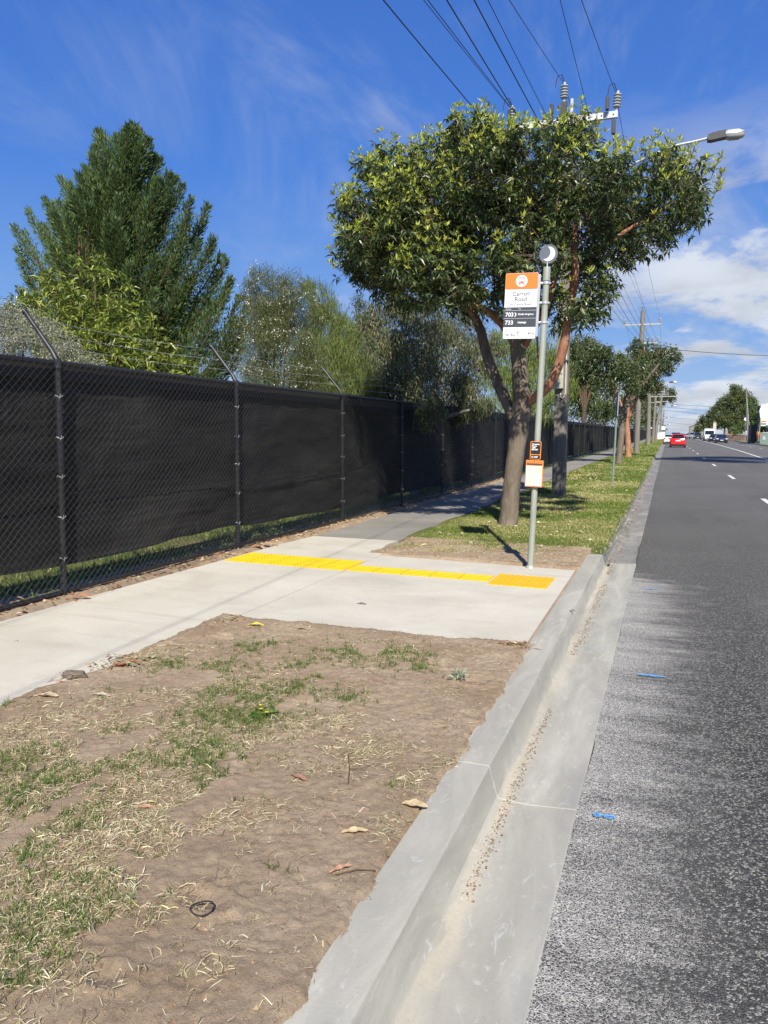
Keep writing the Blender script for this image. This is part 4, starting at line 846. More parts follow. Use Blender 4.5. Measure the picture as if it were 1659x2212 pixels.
m = MB(); m.tube([(0, 0, 3.23), (0, 0, 3.30)], .008, alum, 8); m.build('disc_bracket', stop)
zc_ = 3.375; T = Matrix.Translation((0.008, 0, zc_)) @ Matrix.Rotation(R(-6), 4, 'Z')
m = MB(); m.prism([(.098 * math.cos(2 * PI * k / 48), .098 * math.sin(2 * PI * k / 48)) for k in range(48)], -.006, .006, simple('disc_grey', (.145, .16, .185), .35, .1, .08, 14), 'y', T)
md = m.build('night_disc', stop); m = MB()
crescent(m, -.002, .002, .074, -.0075, swhite, .90, -.62)
for i, v in enumerate(m.v): m.v[i] = tuple(T @ (Matrix.Rotation(R(18), 4, 'Y') @ Vector(v)))
m.build('crescent', md)
# timetable plaque + case facing the path
pl = MB().prism(rrect(-.062, 1.205, .054, 1.400, .014), -.056, -.048, orange2).build('phone_plaque', stop)
m = MB(); m.prism(rrect(-.055, 1.262, .047, 1.393, .008), -.0585, -.055, blackp); m.prism(rrect(-.055, 1.212, .047, 1.252, .006), -.0585, -.055, blackp); m.build('plaque_field', pl)
m = MB()
for i, s in enumerate(('Timetable', 'Phone', '1800', '800 007')): put_text(m, s, .0205, -.046, 1.362 - i * .0195, -.0592, swhite, .0009)
put_text(m, 'ID 6487', .021, -.044, 1.224, -.0592, swhite, .0009); m.build('white_lettering', pl)
m = MB(); m.box((-.02, -.05, 1.23), (.02, -.03, 1.25), alum); m.box((-.02, -.05, 1.35), (.02, -.03, 1.37), alum); m.build('bracket', stop)
cs = MB().box((-.100, -.066, .905), (.088, -.040, 1.195), orange2, .004).build('timetable_case', stop)
m = MB(); m.box((-.094, -.0685, 1.165), (.082, -.065, 1.190), orange); m.build('case_header', cs)
m = MB(); m.box((-.092, -.0690, 1.146), (.080, -.066, 1.160), slate); m.build('case_strip', cs)
m = MB(); m.box((-.090, -.0685, .915), (.078, -.066, 1.138), paper)
for a, b, c_, d in ((-.060, 1.048, -.035, 1.132), (.010, 1.048, .032, 1.132), (-.062, .925, -.028, 1.030), (.036, 1.048, .070, 1.132)): m.box((a, -.0695, b), (c_, -.068, d), cream)
m.build('timetable_sheet', cs)
m = MB()
for a, b, c_, d in ((-.086, 1.036, -.014, 1.0395), (-.006, 1.036, .074, 1.0395), (-.006, .985, .074, .988), (-.086, .918, .074, .9205), (-.086, 1.136, .074, 1.139)): m.box((a, -.0698, b), (c_, -.0688, d), slate)
fk = MATS.get('fine_print') or simple('fine_print', (.42, .50, .55), .6, 0, .1, 30)
for cx0 in (-.084, -.058, .002, .036):
    for k in range(11): m.box((cx0, -.0701, 1.125 - k * .0072), (cx0 + .018, -.0695, 1.1265 - k * .0072), fk)
for cx0, top in ((-.082, 1.020), (-.058, 1.020), (.004, 1.025), (.004, .975)):
    for k in range(5 if cx0 > 0 else 12): m.box((cx0, -.0701, top - k * .0078), (cx0 + (.062 if cx0 > 0 else .020), -.0695, top + .0014 - k * .0078), fk)
m.build('timetable_print', cs)
for z in (.909, 1.188):
    MB().box((-.010, -.072, z - .004), (.000, -.064, z + .004), blackp).build('latch', cs)
# ================================================================ TREES AND SHRUBS
def smooth_path(pts, rad, k=4):
    P = [Vector(p) for p in pts]; out_, ro = [], []
    for i in range(len(P) - 1):
        a, b, c_, d = P[max(i - 1, 0)], P[i], P[i + 1], P[min(i + 2, len(P) - 1)]
        for j in range(k):
            t_ = j / k; t2, t3 = t_ * t_, t_ * t_ * t_
            out_.append(.5 * ((2 * b) + (c_ - a) * t_ + (2 * a - 5 * b + 4 * c_ - d) * t2 + (3 * b - a - 3 * c_ + d) * t3)); ro.append(rad[i] + (rad[i + 1] - rad[i]) * t_)
    out_.append(P[-1]); ro.append(rad[-1]); return out_, ro
def limb(mb, pts, rad, mat, n=10, k=4, jit=.05):
    p, r = smooth_path(pts, rad, k); return mb.tube(p, r, MATS[mat], n, True, jit)
def clump_points(clumps, dens, sub=14, sigma=.30, flat=1.0, ymul=1.0, rmin=.35):
    """points in loose sub-clumps over each clump: (centre, radius) -> points, centres"""
    P, Cn, T_ = [], [], []
    for c, r in clumps:
        m = max(3, int(sub)); d = rdir(m) * (rmin + (1 - rmin) * rng.random((m, 1)) ** .5) * r * [1, ymul, flat]
        n = max(1, int(dens * r * r * r / m)) if False else max(1, int(dens * r * r / m))
        q = c + np.repeat(d, n, 0) + rng.normal(size=(m * n, 3)) * sigma * r * [1, ymul, flat]
        P.append(q); Cn.append(np.repeat(c[None], len(q), 0)); T_.append(np.full(len(q), r))
    return np.concatenate(P), np.concatenate(Cn), np.concatenate(T_)
def clumps_at(tab, layers=((0, 1),)):
    out_ = []
    for row in tab:
        if row[0] == 'w': out_.append((np.array(row[1:4], float), row[4])); continue
        px, py, rp, Y = row
        for dy, f in layers:
            p = at(px, py, Y + dy); q = at(px + rp * f, py, Y + dy); out_.append((np.array(p), (q - p).length))
    return out_
def whorls(P, A, k, ln, wd, open_, colf, name, mat, parent, droop, jitter=.3):
    """k leaves fanning from every twig tip P around axis A; open_ = angle from the axis (0 closed, 90 flat, >90 hanging)"""
    n = len(P); A = unit(A); h = rdir(n); U = unit(np.cross(A, h)); W_ = np.cross(A, U)
    an = (np.arange(k)[None] / k * 2 * PI + rng.uniform(0, 6.28, (n, 1)) + rng.normal(size=(n, k)) * jitter)
    o = np.radians(np.broadcast_to(open_, (n,)))[:, None] + rng.normal(size=(n, k)) * .22
    D = A[:, None] * np.cos(o)[..., None] + (U[:, None] * np.cos(an)[..., None] + W_[:, None] * np.sin(an)[..., None]) * np.sin(o)[..., None]
    D = D.reshape(-1, 3); Q = np.repeat(P, k, 0) + D * .01; m = len(Q)
    return leaves(name, Q, D, rng.uniform(*ln, m), rng.uniform(*wd, m), colf(m), mat, parent, droop)

# ---- the street tree beside the stop
def street_tree_big():
    root = empty('street_tree', (-2.343, 12.17, 0)); tag(root, 'largest street tree with salmon limbs spreading its dense crown behind the bus stop sign', 'tree', 'street trees on the verge')
    L0 = Vector((-2.343, 12.17, 0))
    def pt(px, py, Y=12.25): return at(px, py, Y) - L0
    tr = MB()
    limb(tr, [pt(1094, 1150, 12.17), pt(1098, 1130, 12.2), pt(1104, 1060), pt(1114, 980), pt(1122, 915), pt(1127, 870), pt(1124, 810), pt(1118, 750), pt(1112, 690), pt(1100, 610), pt(1070, 520)],
         [.185, .155, .137, .140, .158, .150, .128, .118, .10, .07, .035], 'rough_bark', 16, 6, .05)
    tr.build('trunk', root, True, 80)
    for pts, rad, mt in (
        ([(1110, 905), (1090, 860), (1070, 815), (1052, 770), (1040, 720), (1028, 690), (1010, 645), (985, 590), (940, 520)], [.085, .092, .09, .083, .078, .074, .06, .045, .02], 'rough_bark'),
        ([(1140, 872), (1158, 856), (1183, 835), (1202, 800), (1216, 755), (1226, 700), (1236, 640), (1243, 585), (1240, 520), (1255, 430)], [.070, .078, .078, .074, .070, .066, .062, .055, .042, .02], 'salmon_bark'),
        ([(1120, 760), (1085, 700), (1045, 668), (1015, 655), (985, 640), (930, 610), (870, 560)], [.06, .065, .06, .055, .045, .03, .015], 'salmon_bark'),
        ([(1122, 765), (1150, 715), (1180, 660), (1195, 610), (1210, 560), (1215, 500), (1200, 420)], [.06, .06, .052, .048, .042, .033, .016], 'salmon_bark'),
        ([(1238, 620), (1246, 590), (1262, 575), (1300, 540), (1350, 500), (1420, 460), (1490, 420)], [.03, .042, .04, .034, .028, .02, .01], 'salmon_bark'),
        ([(1236, 560), (1252, 520), (1300, 470), (1340, 420), (1400, 380)], [.028, .03, .026, .02, .012], 'salmon_bark'),
        ([(1030, 692), (1005, 660), (960, 600), (900, 500), (860, 420)], [.034, .036, .03, .02, .01], 'salmon_bark'),
        ([(1160, 720), (1163, 780), (1166, 815)], [.018, .014, .006], 'salmon_bark'),
        ([(1100, 610), (1130, 520), (1150, 420), (1160, 330)], [.04, .034, .024, .01], 'twig_bark'),
        ([(1070, 520), (1010, 430), (980, 340)], [.03, .02, .01], 'twig_bark')):
        m = MB(); yy = 12.25; P = []
        for i, (a, b) in enumerate(pts): P.append(pt(a, b, yy + (i * .09 if len(pts) % 2 else -i * .08)))
        limb(m, P, rad, mt, 11, 4, .05); m.build('limb', root, True, 80)
    tab = [(795, 475, 68, 0), (772, 560, 58, 0), (850, 395, 68, 0), (850, 510, 82, 0), (855, 600, 62, 0), (940, 365, 72, 0), (950, 470, 88, 0), (950, 580, 80, 0), (1010, 305, 58, 0), (1040, 380, 82, 0), (1050, 490, 88, 0), (1060, 600, 75, 0),
           (1130, 345, 70, 0), (1150, 440, 88, 0), (1160, 550, 82, 0), (1240, 300, 52, 0), (1250, 390, 82, 0), (1270, 490, 78, 0), (1335, 385, 66, 0), (1365, 465, 68, 0), (1350, 545, 48, 0), (1430, 370, 62, 0), (1445, 450, 70, 0), (1503, 395, 42, 0), (1490, 450, 44, 0),
           (1275, 590, 58, 0), (1280, 665, 42, 0), (1000, 650, 44, 0), (930, 640, 36, 0), (1130, 650, 46, 0), (1415, 520, 48, 0), (1225, 680, 44, 0), (1060, 300, 40, 0), (1200, 320, 44, 0), (1180, 640, 40, 0), (1085, 655, 40, 0), (830, 630, 26, 0), (1300, 620, 34, 0)]
    tab = [(a, b, r, 12.3 + random.choice([-1.5, -.9, -.2, .6, 1.3])) for a, b, r, _ in tab]
    tab += [(800, 520, 60, 10.5), (870, 600, 55, 10.4), (930, 560, 60, 10.6), (860, 450, 60, 10.7), (990, 620, 50, 10.6), (900, 500, 60, 14.2), (1020, 450, 70, 14.4), (1180, 480, 70, 14.4), (1320, 470, 60, 14.2)]
    cl_ = clumps_at(tab, ((-.45, .93), (.75, .88)))
    P, Cn, Rr = clump_points(cl_, 640, 16, .195, .95, 1.1, .45); P = P - np.array(L0); Cn = Cn - np.array(L0)
    rel = (P[:, 2] - Cn[:, 2]) / Rr; n = len(P)
    topz = np.clip((P[:, 2] - 4.4) / 1.8, 0, 1); leftw = np.clip((-2.6 - (P[:, 0] + L0.x)) / 1.8, 0, 1)
    # mature, hanging leaves
    A = unit(np.column_stack([rng.normal(size=(n, 2)) * .45, np.full(n, .9)]))
    dk = lambda m: tones(m, [(.036, .062, .018), (.062, .092, .028), (.105, .135, .050), (.17, .195, .10)], [4, 4, 3, 1.4], .2)
    whorls(P, A, 7, (.065, .135), (.026, .046), 104, dk, 'mature_foliage', leafm, root, .26)
    # young yellow-green shoots standing up from the outer, upper twigs
    pr = np.clip(.09 + .55 * np.clip(rel + .15, 0, 1) * (.35 + topz) + .85 * leftw * np.clip(rel + .55, 0, 1) + .2 * topz, 0, .85); k = rng.random(n) < pr
    Q = P[k] + np.array([[.02, -.05, .09]]) + rng.normal(size=(k.sum(), 3)) * .03; A = unit(np.column_stack([rng.normal(size=(len(Q), 2)) * .35, np.ones(len(Q))]))
    lt = lambda m: tones(m, [(.42, .46, .07), (.32, .38, .055), (.52, .52, .12), (.20, .26, .045)], [4, 4, 2, 2], .15)
    whorls(Q, A, 6, (.05, .115), (.017, .031), 38, lt, 'young_foliage', softm, root, .05)
    # long shoots breaking the outline
    shoots = [(990, 240, 300), (1060, 240, 300), (1000, 275, 320), (1250, 225, 300), (820, 330, 380), (898, 310, 360), (928, 300, 350), (955, 285, 340), (760, 410, 450), (722, 480, 500), (715, 545, 560), (720, 575, 590), (1285, 250, 320), (1175, 260, 320), (1130, 268, 320), (1330, 325, 370), (1412, 295, 350), (1385, 315, 360), (1440, 318, 360),
              (1495, 325, 370), (1550, 345, 390), (1555, 380, 400), (1470, 335, 380), (1040, 262, 310), (1090, 275, 320), (1210, 265, 320), (870, 330, 390), (1530, 440, 430), (1325, 308, 360), (1360, 320, 360), (1520, 350, 390), (785, 372, 420), (805, 350, 400), (745, 440, 480), (730, 520, 545), (1548, 410, 420)]
    S0, S1, T_ = [], [], []
    for sx, sy, by in shoots:
        Y = 12.0 + random.uniform(-1.0, .9); sy = sy - 14; sx = sx + (6 if sx > 1120 else -6); bx = sx + (1120 - sx) * random.uniform(.03, .09) if abs(sy - by) > 20 else sx + 30 * (1 if sx < 1100 else -1)
        a, b = np.array(at(bx, by, Y) - L0), np.array(at(sx, sy + 6, Y) - L0); mid = (a + b) / 2 + rng.normal(size=3) * .02
        S0 += [a, mid]; S1 += [mid, b]
        for f in (.3, .45, .6, .72, .82, .92, 1.0, 1.0):
            q = a + (b - a) * f; T_.append(q + rng.normal(size=3) * (.035 if f < 1 else .005))
            if f < 1: S0.append(a + (b - a) * (f - .08)); S1.append(T_[-1])
    V, F = segs(np.array(S0), np.array(S1), .0045, .003, 4); npmesh('long_twigs', V, F, MATS['twig_bark'], root)
    T_ = np.array(T_); A = unit(np.column_stack([rng.normal(size=(len(T_), 2)) * .4, np.ones(len(T_))]))
    whorls(T_, A, 5, (.05, .10), (.018, .032), 42, lt, 'shoot_foliage', softm, root, .05)
    # fine twigs inside
    k = rng.choice(n, min(n, 2600), replace=False); Cc = Cn[k] + rng.normal(size=(len(k), 3)) * .08
    V, F = segs(Cc + (P[k] - Cc) * .25, P[k], .007, .003, 3); npmesh('twigs', V, F, MATS['twig_bark'], root)
street_tree_big()

def plant(name, label, cat, base, trunk, clumps, dens, style, cols, pr, mat=softm, group=None, ln=(.05, .1), wd=(.01, .02), sub=12, sigma=.28, bark='twig_bark', droop=.2, k=5, open_=70, flowers=None, limbs=True, flat=1, ymul=1, rmin=.35, extra=None, layers=((0, 1),), down=0.0, lai=2.6):
    root = empty(name, base); tag(root, label, cat, group); L0 = np.array(base)
    cl_ = clumps_at(clumps, layers); mb = MB(); th = trunk[1]; zf = trunk[0]
    top = np.mean([c for c, r in cl_], 0) - L0; fork = Vector((top[0] * .15, top[1] * .15, zf))
    limb(mb, [(0, 0, -.1), (fork.x * .4, fork.y * .4, zf * .5), tuple(fork)], [th * 1.15, th, th * .85], bark, 9, 3, .06); mb.build('trunk', root, True, 80)
    if limbs:
        mb = MB()
        for c, r in cl_:
            c = c - L0; m_ = (Vector(c) + fork) * .5 + Vector((random.uniform(-.1, .1), random.uniform(-.1, .1), .12)) * r
            limb(mb, [tuple(fork), tuple(m_), tuple(c)], [th * .6, th * .4, th * .12], bark, 6, 3, .05)
        mb.build('branches', root, True, 80)
    area = (ln[0] + ln[1]) / 2 * (wd[0] + wd[1]) / 2 * .5 * (k if style == 'whorl' else 1)
    P, Cn, Rr = clump_points(cl_, lai * PI / area, sub, sigma, flat, ymul, rmin); P -= L0; Cn -= L0; n = len(P)
    P = P[P[:, 2] > .05]; n = len(P)
    colf = lambda m: tones(m, cols, pr, .2)
    nm = 'foliage'
    if style == 'whorl':
        A = unit(np.column_stack([rng.normal(size=(n, 2)) * .6, np.full(n, .8)])); whorls(P, A, k, ln, wd, open_, colf, nm, mat, root, droop)
    elif style == 'weep':
        D = unit(np.column_stack([rng.normal(size=(n, 2)) * .45, -np.abs(rng.normal(size=n)) - .35])); quads(nm, P, D, rng.uniform(*ln, n), rng.uniform(*wd, n), colf(n), mat, root, .2)
    elif style == 'up':
        D = unit(np.column_stack([rng.normal(size=(n, 2)) * .5, np.abs(rng.normal(size=n)) + .6])); quads(nm, P, D, rng.uniform(*ln, n), rng.uniform(*wd, n), colf(n), mat, root, .05)
    else:
        D = rdir(n) - [0, 0, down]; quads(nm, P, D, rng.uniform(*ln, n), rng.uniform(*wd, n), colf(n), mat, root, droop)
    if flowers:
        fc, fn, fs = flowers; kk = rng.choice(n, min(fn, n), replace=False); Q = np.repeat(P[kk], 7, 0) + rng.normal(size=(len(kk) * 7, 3)) * fs * .9
        quads('blossom', Q, rdir(len(Q)), fs * 1.3, fs * .6, tones(len(Q), [fc], [1], .1), petalm, root)
    if extra: extra(root, L0, colf)
    return root

# ---- conifer
def cypress():
    bx = at(270, 800, 15.0); base = Vector((bx.x, 15.0, 0)); root = empty('cypress_tree', base)
    tag(root, 'tall dark conifer with feathery upright plumes behind the fence', 'tree'); L0 = np.array(base)
    mb = MB(); limb(mb, [(0, 0, -.1), (.05, 0, 3), (-.02, 0, 5.5), (0, 0, 7.4)], [.24, .19, .11, .02], 'twig_bark', 10, 3, .05); mb.build('trunk', root, True, 80)
    tips = []
    outline = [(278, 278), (215, 290), (320, 305), (232, 330), (365, 375), (185, 365), (395, 400), (130, 385), (60, 455), (28, 490), (95, 430), (450, 445), (415, 430), (465, 520), (40, 560), (48, 640), (475, 590), (500, 600), (520, 640), (150, 400), (255, 300), (300, 290), (345, 345), (55, 600), (490, 560), (515, 700), (380, 385), (440, 480), (540, 700), (535, 665), (205, 320), (290, 275), (110, 440)]
    for px, py in outline + [(x_ + random.uniform(-16, 16), y_ + random.uniform(30, 70)) for x_, y_ in outline]:
        Y = 15 + random.uniform(-.5, .5); q_ = np.array(at(px, py, Y)) - L0; tips.append((q_ + np.array([0, 0, .04]), 1.0))
    for _ in range(300):                                  # inner plumes, filling the cone all round
        z = 2.0 + 5.4 * random.random() ** 1.25; rr = np.interp(z, [1.6, 3.2, 4.5, 6, 7.2, 8.2], [2.75, 2.8, 2.55, 1.9, 1.05, .25]); a = random.uniform(0, 2 * PI); q = random.uniform(.35, .86)
        tips.append((np.array([math.cos(a) * rr * q - .12, math.sin(a) * rr * q, z]), .8))
    P, D, S0, S1 = [], [], [], []
    for tpt, w_ in tips:
        rad = math.hypot(tpt[0], tpt[1]); z0 = max(.8, tpt[2] - .55 * rad - random.uniform(.5, 1.1)); o = np.array([tpt[0] * .12, tpt[1] * .12, z0])
        midp = o + (tpt - o) * .55 + np.array([tpt[0] * .14, tpt[1] * .14, -.12 * rad]); us = np.linspace(0, 1, 9)
        cur = np.array([(1 - u) ** 2 * o + 2 * u * (1 - u) * midp + u * u * tpt for u in us]); S0 += list(cur[:-1]); S1 += list(cur[1:])
        n = 820; u = .20 + .78 * rng.random(n) ** .8; c_ = (1 - u)[:, None] ** 2 * o + 2 * (u * (1 - u))[:, None] * midp + (u * u)[:, None] * tpt
        tg = unit(2 * (1 - u)[:, None] * (midp - o) + 2 * u[:, None] * (tpt - midp)); side = unit(np.cross(tg, rdir(n)))
        spread = .36 * (1.02 - u)[:, None] ** .65 * (1 - np.floor(rng.random((n, 1)) * 4) * .1) + .015
        t_ = rng.random((n, 1)); P.append(c_ + side * spread * t_ + tg * spread * t_ * .9); D.append(unit(tg * 1.0 + side * .75 + np.array([[0, 0, .25]]) + rng.normal(size=(n, 3)) * .2))
    P, D = np.concatenate(P), np.concatenate(D); n = len(P)
    quads('foliage', P, D, rng.uniform(.06, .15, n), rng.uniform(.016, .032, n), tones(n, [(.078, .132, .045), (.115, .175, .052), (.082, .13, .070), (.18, .23, .072)], [4, 3, 2.4, 1.2], .18), softm, root, .04)
    V, F = segs(np.array(S0), np.array(S1), .022, .014, 5); npmesh('branches', V, F, MATS['twig_bark'], root)
    k = rng.choice(n, 260); kk = (np.abs(P[k][:, 2] - 4.2) < 1.5); Q = P[k][kk][:70]
    Q = np.repeat(np.array([[-.25, -1.9, 4.5], [.3, -1.6, 5.2], [-.9, -1.7, 4.0]]), 90, 0) + rng.normal(size=(270, 3)) * [.10, .10, .28]
    quads('dead_sprays', Q, rdir(len(Q)) - [0, 0, .6], .10, .015, tones(len(Q), [(.22, .12, .06)], [1]), softm, root)
cypress()

def B(px, Y, py=900): p = at(px, py, Y); return (p.x, Y, 0)
plant('broadleaf_shrub', 'bright yellow green shrub with whorled strap leaves rising over the fence', 'shrub', B(210, 8.9), (1.3, .07),
      [(205, 590, 34, 9.3), (150, 640, 55, 9.2), (235, 640, 55, 8.9), (80, 680, 42, 8.9), (140, 700, 62, 8.7), (215, 715, 70, 8.5), (285, 700, 48, 8.8), (280, 760, 52, 8.4), (340, 755, 36, 8.5), (350, 795, 36, 8.3), (395, 800, 26, 8.4), (110, 615, 24, 9.1), (185, 780, 50, 8.2), (300, 810, 40, 8.1), (40, 665, 26, 8.8)],
      190, 'whorl', [(.155, .195, .028), (.23, .275, .045), (.09, .13, .02), (.36, .39, .10)], [4, 4, 3, 1.6], leafm, None, (.10, .18), (.022, .036), 18, .20, droop=.35, k=9, open_=62, flat=.9, lai=1.7)
plant('grey_shrub', 'pale grey shrub with tiny leaves at the left edge above the fence', 'shrub', B(30, 7.6), (1.2, .05),
      [(5, 730, 48, 7.7), (55, 720, 40, 7.8), (100, 745, 38, 7.7), (150, 770, 32, 7.6), (200, 790, 24, 7.5), (25, 690, 28, 7.9)], 2300, 'any', [(.34, .34, .26), (.22, .24, .15), (.46, .45, .36), (.10, .12, .055)], [3, 3, 2, 3], softm, None, (.018, .032), (.008, .014), 26, .22)
plant('flowering_shrub', 'upright twiggy shrub dotted with white blossom right of the conifer', 'shrub', B(600, 13.5), (1.0, .06),
      [(560, 620, 26, 13.6), (590, 655, 42, 13.5), (632, 640, 30, 13.4), (575, 720, 55, 13.6), (640, 715, 52, 13.4), (600, 790, 62, 13.3), (665, 790, 42, 13.2), (545, 780, 40, 13.4), (540, 640, 20, 13.7), (650, 850, 50, 13.1), (560, 850, 40, 13.1)],
      900, 'up', [(.085, .115, .034), (.12, .145, .045), (.17, .15, .08), (.05, .07, .02)], [4, 3, 2, 3], softm, None, (.03, .07), (.006, .011), 24, .22, flowers=((.78, .76, .66), 450, .028), flat=1.25)
def shoot_extra(tab, r0=.012):
    def f(root, L0, colf):
        S0, S1, P, D = [], [], [], []
        for px, py, qx, qy, Y in tab:
            a, b = np.array(at(px, py, Y)) - L0, np.array(at(qx, qy, Y)) - L0; S0.append(a); S1.append(b)
            n = 46; u = rng.random((n, 1)) ** .8; P.append(a + (b - a) * u); D.append(unit((b - a)[None] / np.linalg.norm(b - a) + rng.normal(size=(n, 3)) * .55))
        V, F = segs(np.array(S0), np.array(S1), r0, r0 * .3, 4); npmesh('shoots', V, F, MATS['twig_bark'], root)
        P, D = np.concatenate(P), np.concatenate(D); quads('shoot_foliage', P, D, .055, .010, colf(len(P)), softm, root, .05)
        if r0 > .008: k = rng.choice(len(P), len(P) // 4); quads('blossom', P[k], rdir(len(k)), .04, .026, tones(len(k), [(.78, .76, .68)], [1], .1), petalm, root)
    return f
plant('flowering_shrub', 'thin leggy stems of white blossom above the twiggy shrub', 'shrub', B(570, 13.8), (1.0, .05), [(575, 700, 36, 13.9), (620, 690, 36, 13.8)], 500, 'up', [(.11, .12, .045), (.17, .15, .08)], [2, 1], softm, None, (.03, .06), (.006, .01), 14, .3,
      extra=shoot_extra([(570, 760, 548, 580, 13.9), (575, 740, 560, 572, 13.8), (585, 740, 590, 590, 13.7), (600, 740, 617, 600, 13.9), (620, 740, 640, 598, 13.8), (630, 740, 648, 615, 13.7), (560, 740, 528, 600, 13.9), (590, 760, 570, 590, 13.8), (610, 760, 632, 605, 14), (550, 740, 515, 612, 13.8)]))
plant('feathery_tree', 'light green feathery tree with drooping sprays right of the white blossom', 'tree', B(700, 16), (1.4, .09),
      [(672, 615, 18, 16.2), (690, 645, 28, 16), (715, 680, 32, 16), (700, 720, 46, 15.8), (735, 750, 40, 15.7), (700, 790, 52, 15.5), (765, 790, 42, 15.5), (730, 840, 46, 15.3), (680, 840, 40, 15.3), (790, 835, 36, 15.2), (740, 700, 20, 16), (755, 725, 22, 15.9)],
      1700, 'weep', [(.125, .17, .045), (.175, .215, .06), (.08, .115, .03), (.25, .27, .10)], [4, 3, 3, 1], softm, None, (.06, .14), (.006, .011), 22, .24,
      extra=shoot_extra([(690, 660, 664, 592, 16), (700, 660, 690, 598, 16), (710, 690, 722, 625, 16), (730, 720, 755, 660, 16), (690, 650, 655, 620, 16)], .005))
eu = [(.115, .14, .06), (.18, .185, .10), (.07, .10, .032), (.28, .26, .18), (.12, .085, .05)]
plant('eucalyptus_tree', 'dull grey green gum tree whose leaves droop over the fence left of the street tree', 'tree', B(900, 17.5), (1.6, .14),
      [(800, 690, 34, 17.5), (850, 700, 48, 17.6), (830, 760, 56, 17), (900, 740, 58, 17), (880, 810, 64, 16.2), (960, 760, 60, 19.6), (950, 840, 62, 18.6), (1010, 800, 50, 19), (1010, 870, 36, 18.2), (1040, 880, 26, 17.8), (850, 850, 50, 15.8), (930, 890, 34, 15.2), (1000, 720, 50, 20.5), (920, 680, 44, 18), (800, 840, 44, 16.2), (1050, 760, 34, 20.5), (860, 650, 26, 18), (980, 895, 28, 18.2)],
      1000, 'any', eu, [4, 3, 4, 1.4, 1.5], softm, None, (.06, .11), (.016, .030), 24, .23, 'pale_bark', droop=.5, down=.7)
plant('dark_shrub', 'deep green shrub in the gap between the feathery tree and the gum', 'shrub', B(800, 18.5), (1.0, .08), [(790, 800, 46, 18.5), (775, 740, 40, 19), (810, 860, 44, 18), (760, 860, 44, 18), (800, 690, 26, 19.5), (775, 650, 14, 19.8)], 800, 'any', [(.045, .08, .025), (.07, .11, .03), (.11, .15, .05)], [4, 3, 1], softm, None, (.06, .1), (.014, .024), 18, .26, down=.4)
plant('pepper_tree', 'lime green weeping tree seen between the street tree and the timber pole', 'tree', B(1120, 34), (1.5, .14),
      [(1085, 740, 30, 34), (1120, 770, 44, 34), (1170, 770, 42, 34), (1205, 800, 36, 33.5), (1225, 840, 26, 33), (1085, 830, 44, 33.5), (1150, 840, 44, 33), (1200, 870, 34, 32.5), (1070, 880, 30, 32), (1140, 890, 36, 32), (1060, 790, 30, 34)],
      1250, 'weep', [(.15, .20, .040), (.20, .245, .05), (.09, .13, .028)], [4, 3, 3], softm, None, (.13, .28), (.018, .030), 20, .24)
dkc = [(.065, .10, .028), (.10, .135, .042), (.15, .18, .07), (.045, .07, .022)]
plant('olive_tree', 'dark bushy tree behind the fence just right of the timber pole', 'tree', B(1262, 67), (1.8, .16), [(1235, 800, 30, 67), (1262, 830, 36, 67), (1300, 850, 34, 67), (1250, 880, 30, 66), (1300, 890, 30, 66), (1240, 850, 26, 66), (1340, 880, 26, 67), (1275, 770, 24, 68), (1225, 760, 22, 69)], 420, 'any', dkc + [(.17, .19, .09)], [4, 3, 2, 2, 1.5], softm, None, (.16, .32), (.07, .13), 22, .24, down=.4, lai=3.5)
plant('olive_tree', 'grey green tree behind the fence between the two leaning street tree trunks', 'tree', B(1338, 112), (2, .16), [(1300, 900, 22, 112), (1330, 880, 26, 112), (1360, 860, 24, 114), (1355, 900, 24, 112), (1385, 890, 22, 116), (1385, 855, 18, 116)], 420, 'any', [(.13, .15, .07), (.09, .12, .045), (.19, .2, .11)], [3, 3, 1], softm, None, (.25, .45), (.10, .17), 20, .24, lai=3.5)
plant('background_tree', 'grey topped tree showing above the crown beside the timber pole', 'tree', B(1262, 62), (3, .2), [(1250, 745, 20, 62), (1275, 745, 20, 62), (1262, 760, 22, 62), (1232, 760, 16, 62), (1295, 765, 16, 62)], 420, 'any', [(.13, .15, .08), (.09, .11, .05)], [1, 1], softm, None, (.15, .3), (.05, .09), 18, .25, lai=6)
plant('paddock_tree', 'low green tree over the far stretch of fence behind the salmon trunk', 'tree', B(1378, 215), (2, .18), [(1400, 870, 18, 215), (1398, 900, 20, 215), (1385, 920, 14, 213), (1410, 910, 12, 217)], 420, 'any', dkc, [3, 3, 2, 1], softm, None, (.45, .8), (.18, .3), 20, .24, lai=6)
plant('gum_tree', 'tall spreading gum tree beyond the far timber poles', 'tree', B(1400, 310), (10, .6), [(1398, 842, 16, 310), (1420, 836, 14, 310), (1432, 852, 16, 310), (1448, 852, 12, 310), (1412, 862, 16, 308), (1400, 880, 15, 306), (1425, 870, 11, 310), (1395, 825, 10, 312), (1452, 862, 8, 310), (1400, 905, 13, 305)], 300, 'any', [(.12, .135, .06), (.08, .10, .04), (.17, .16, .10)], [3, 3, 1.4], softm, None, (.6, 1.1), (.25, .4), 24, .24, lai=6)
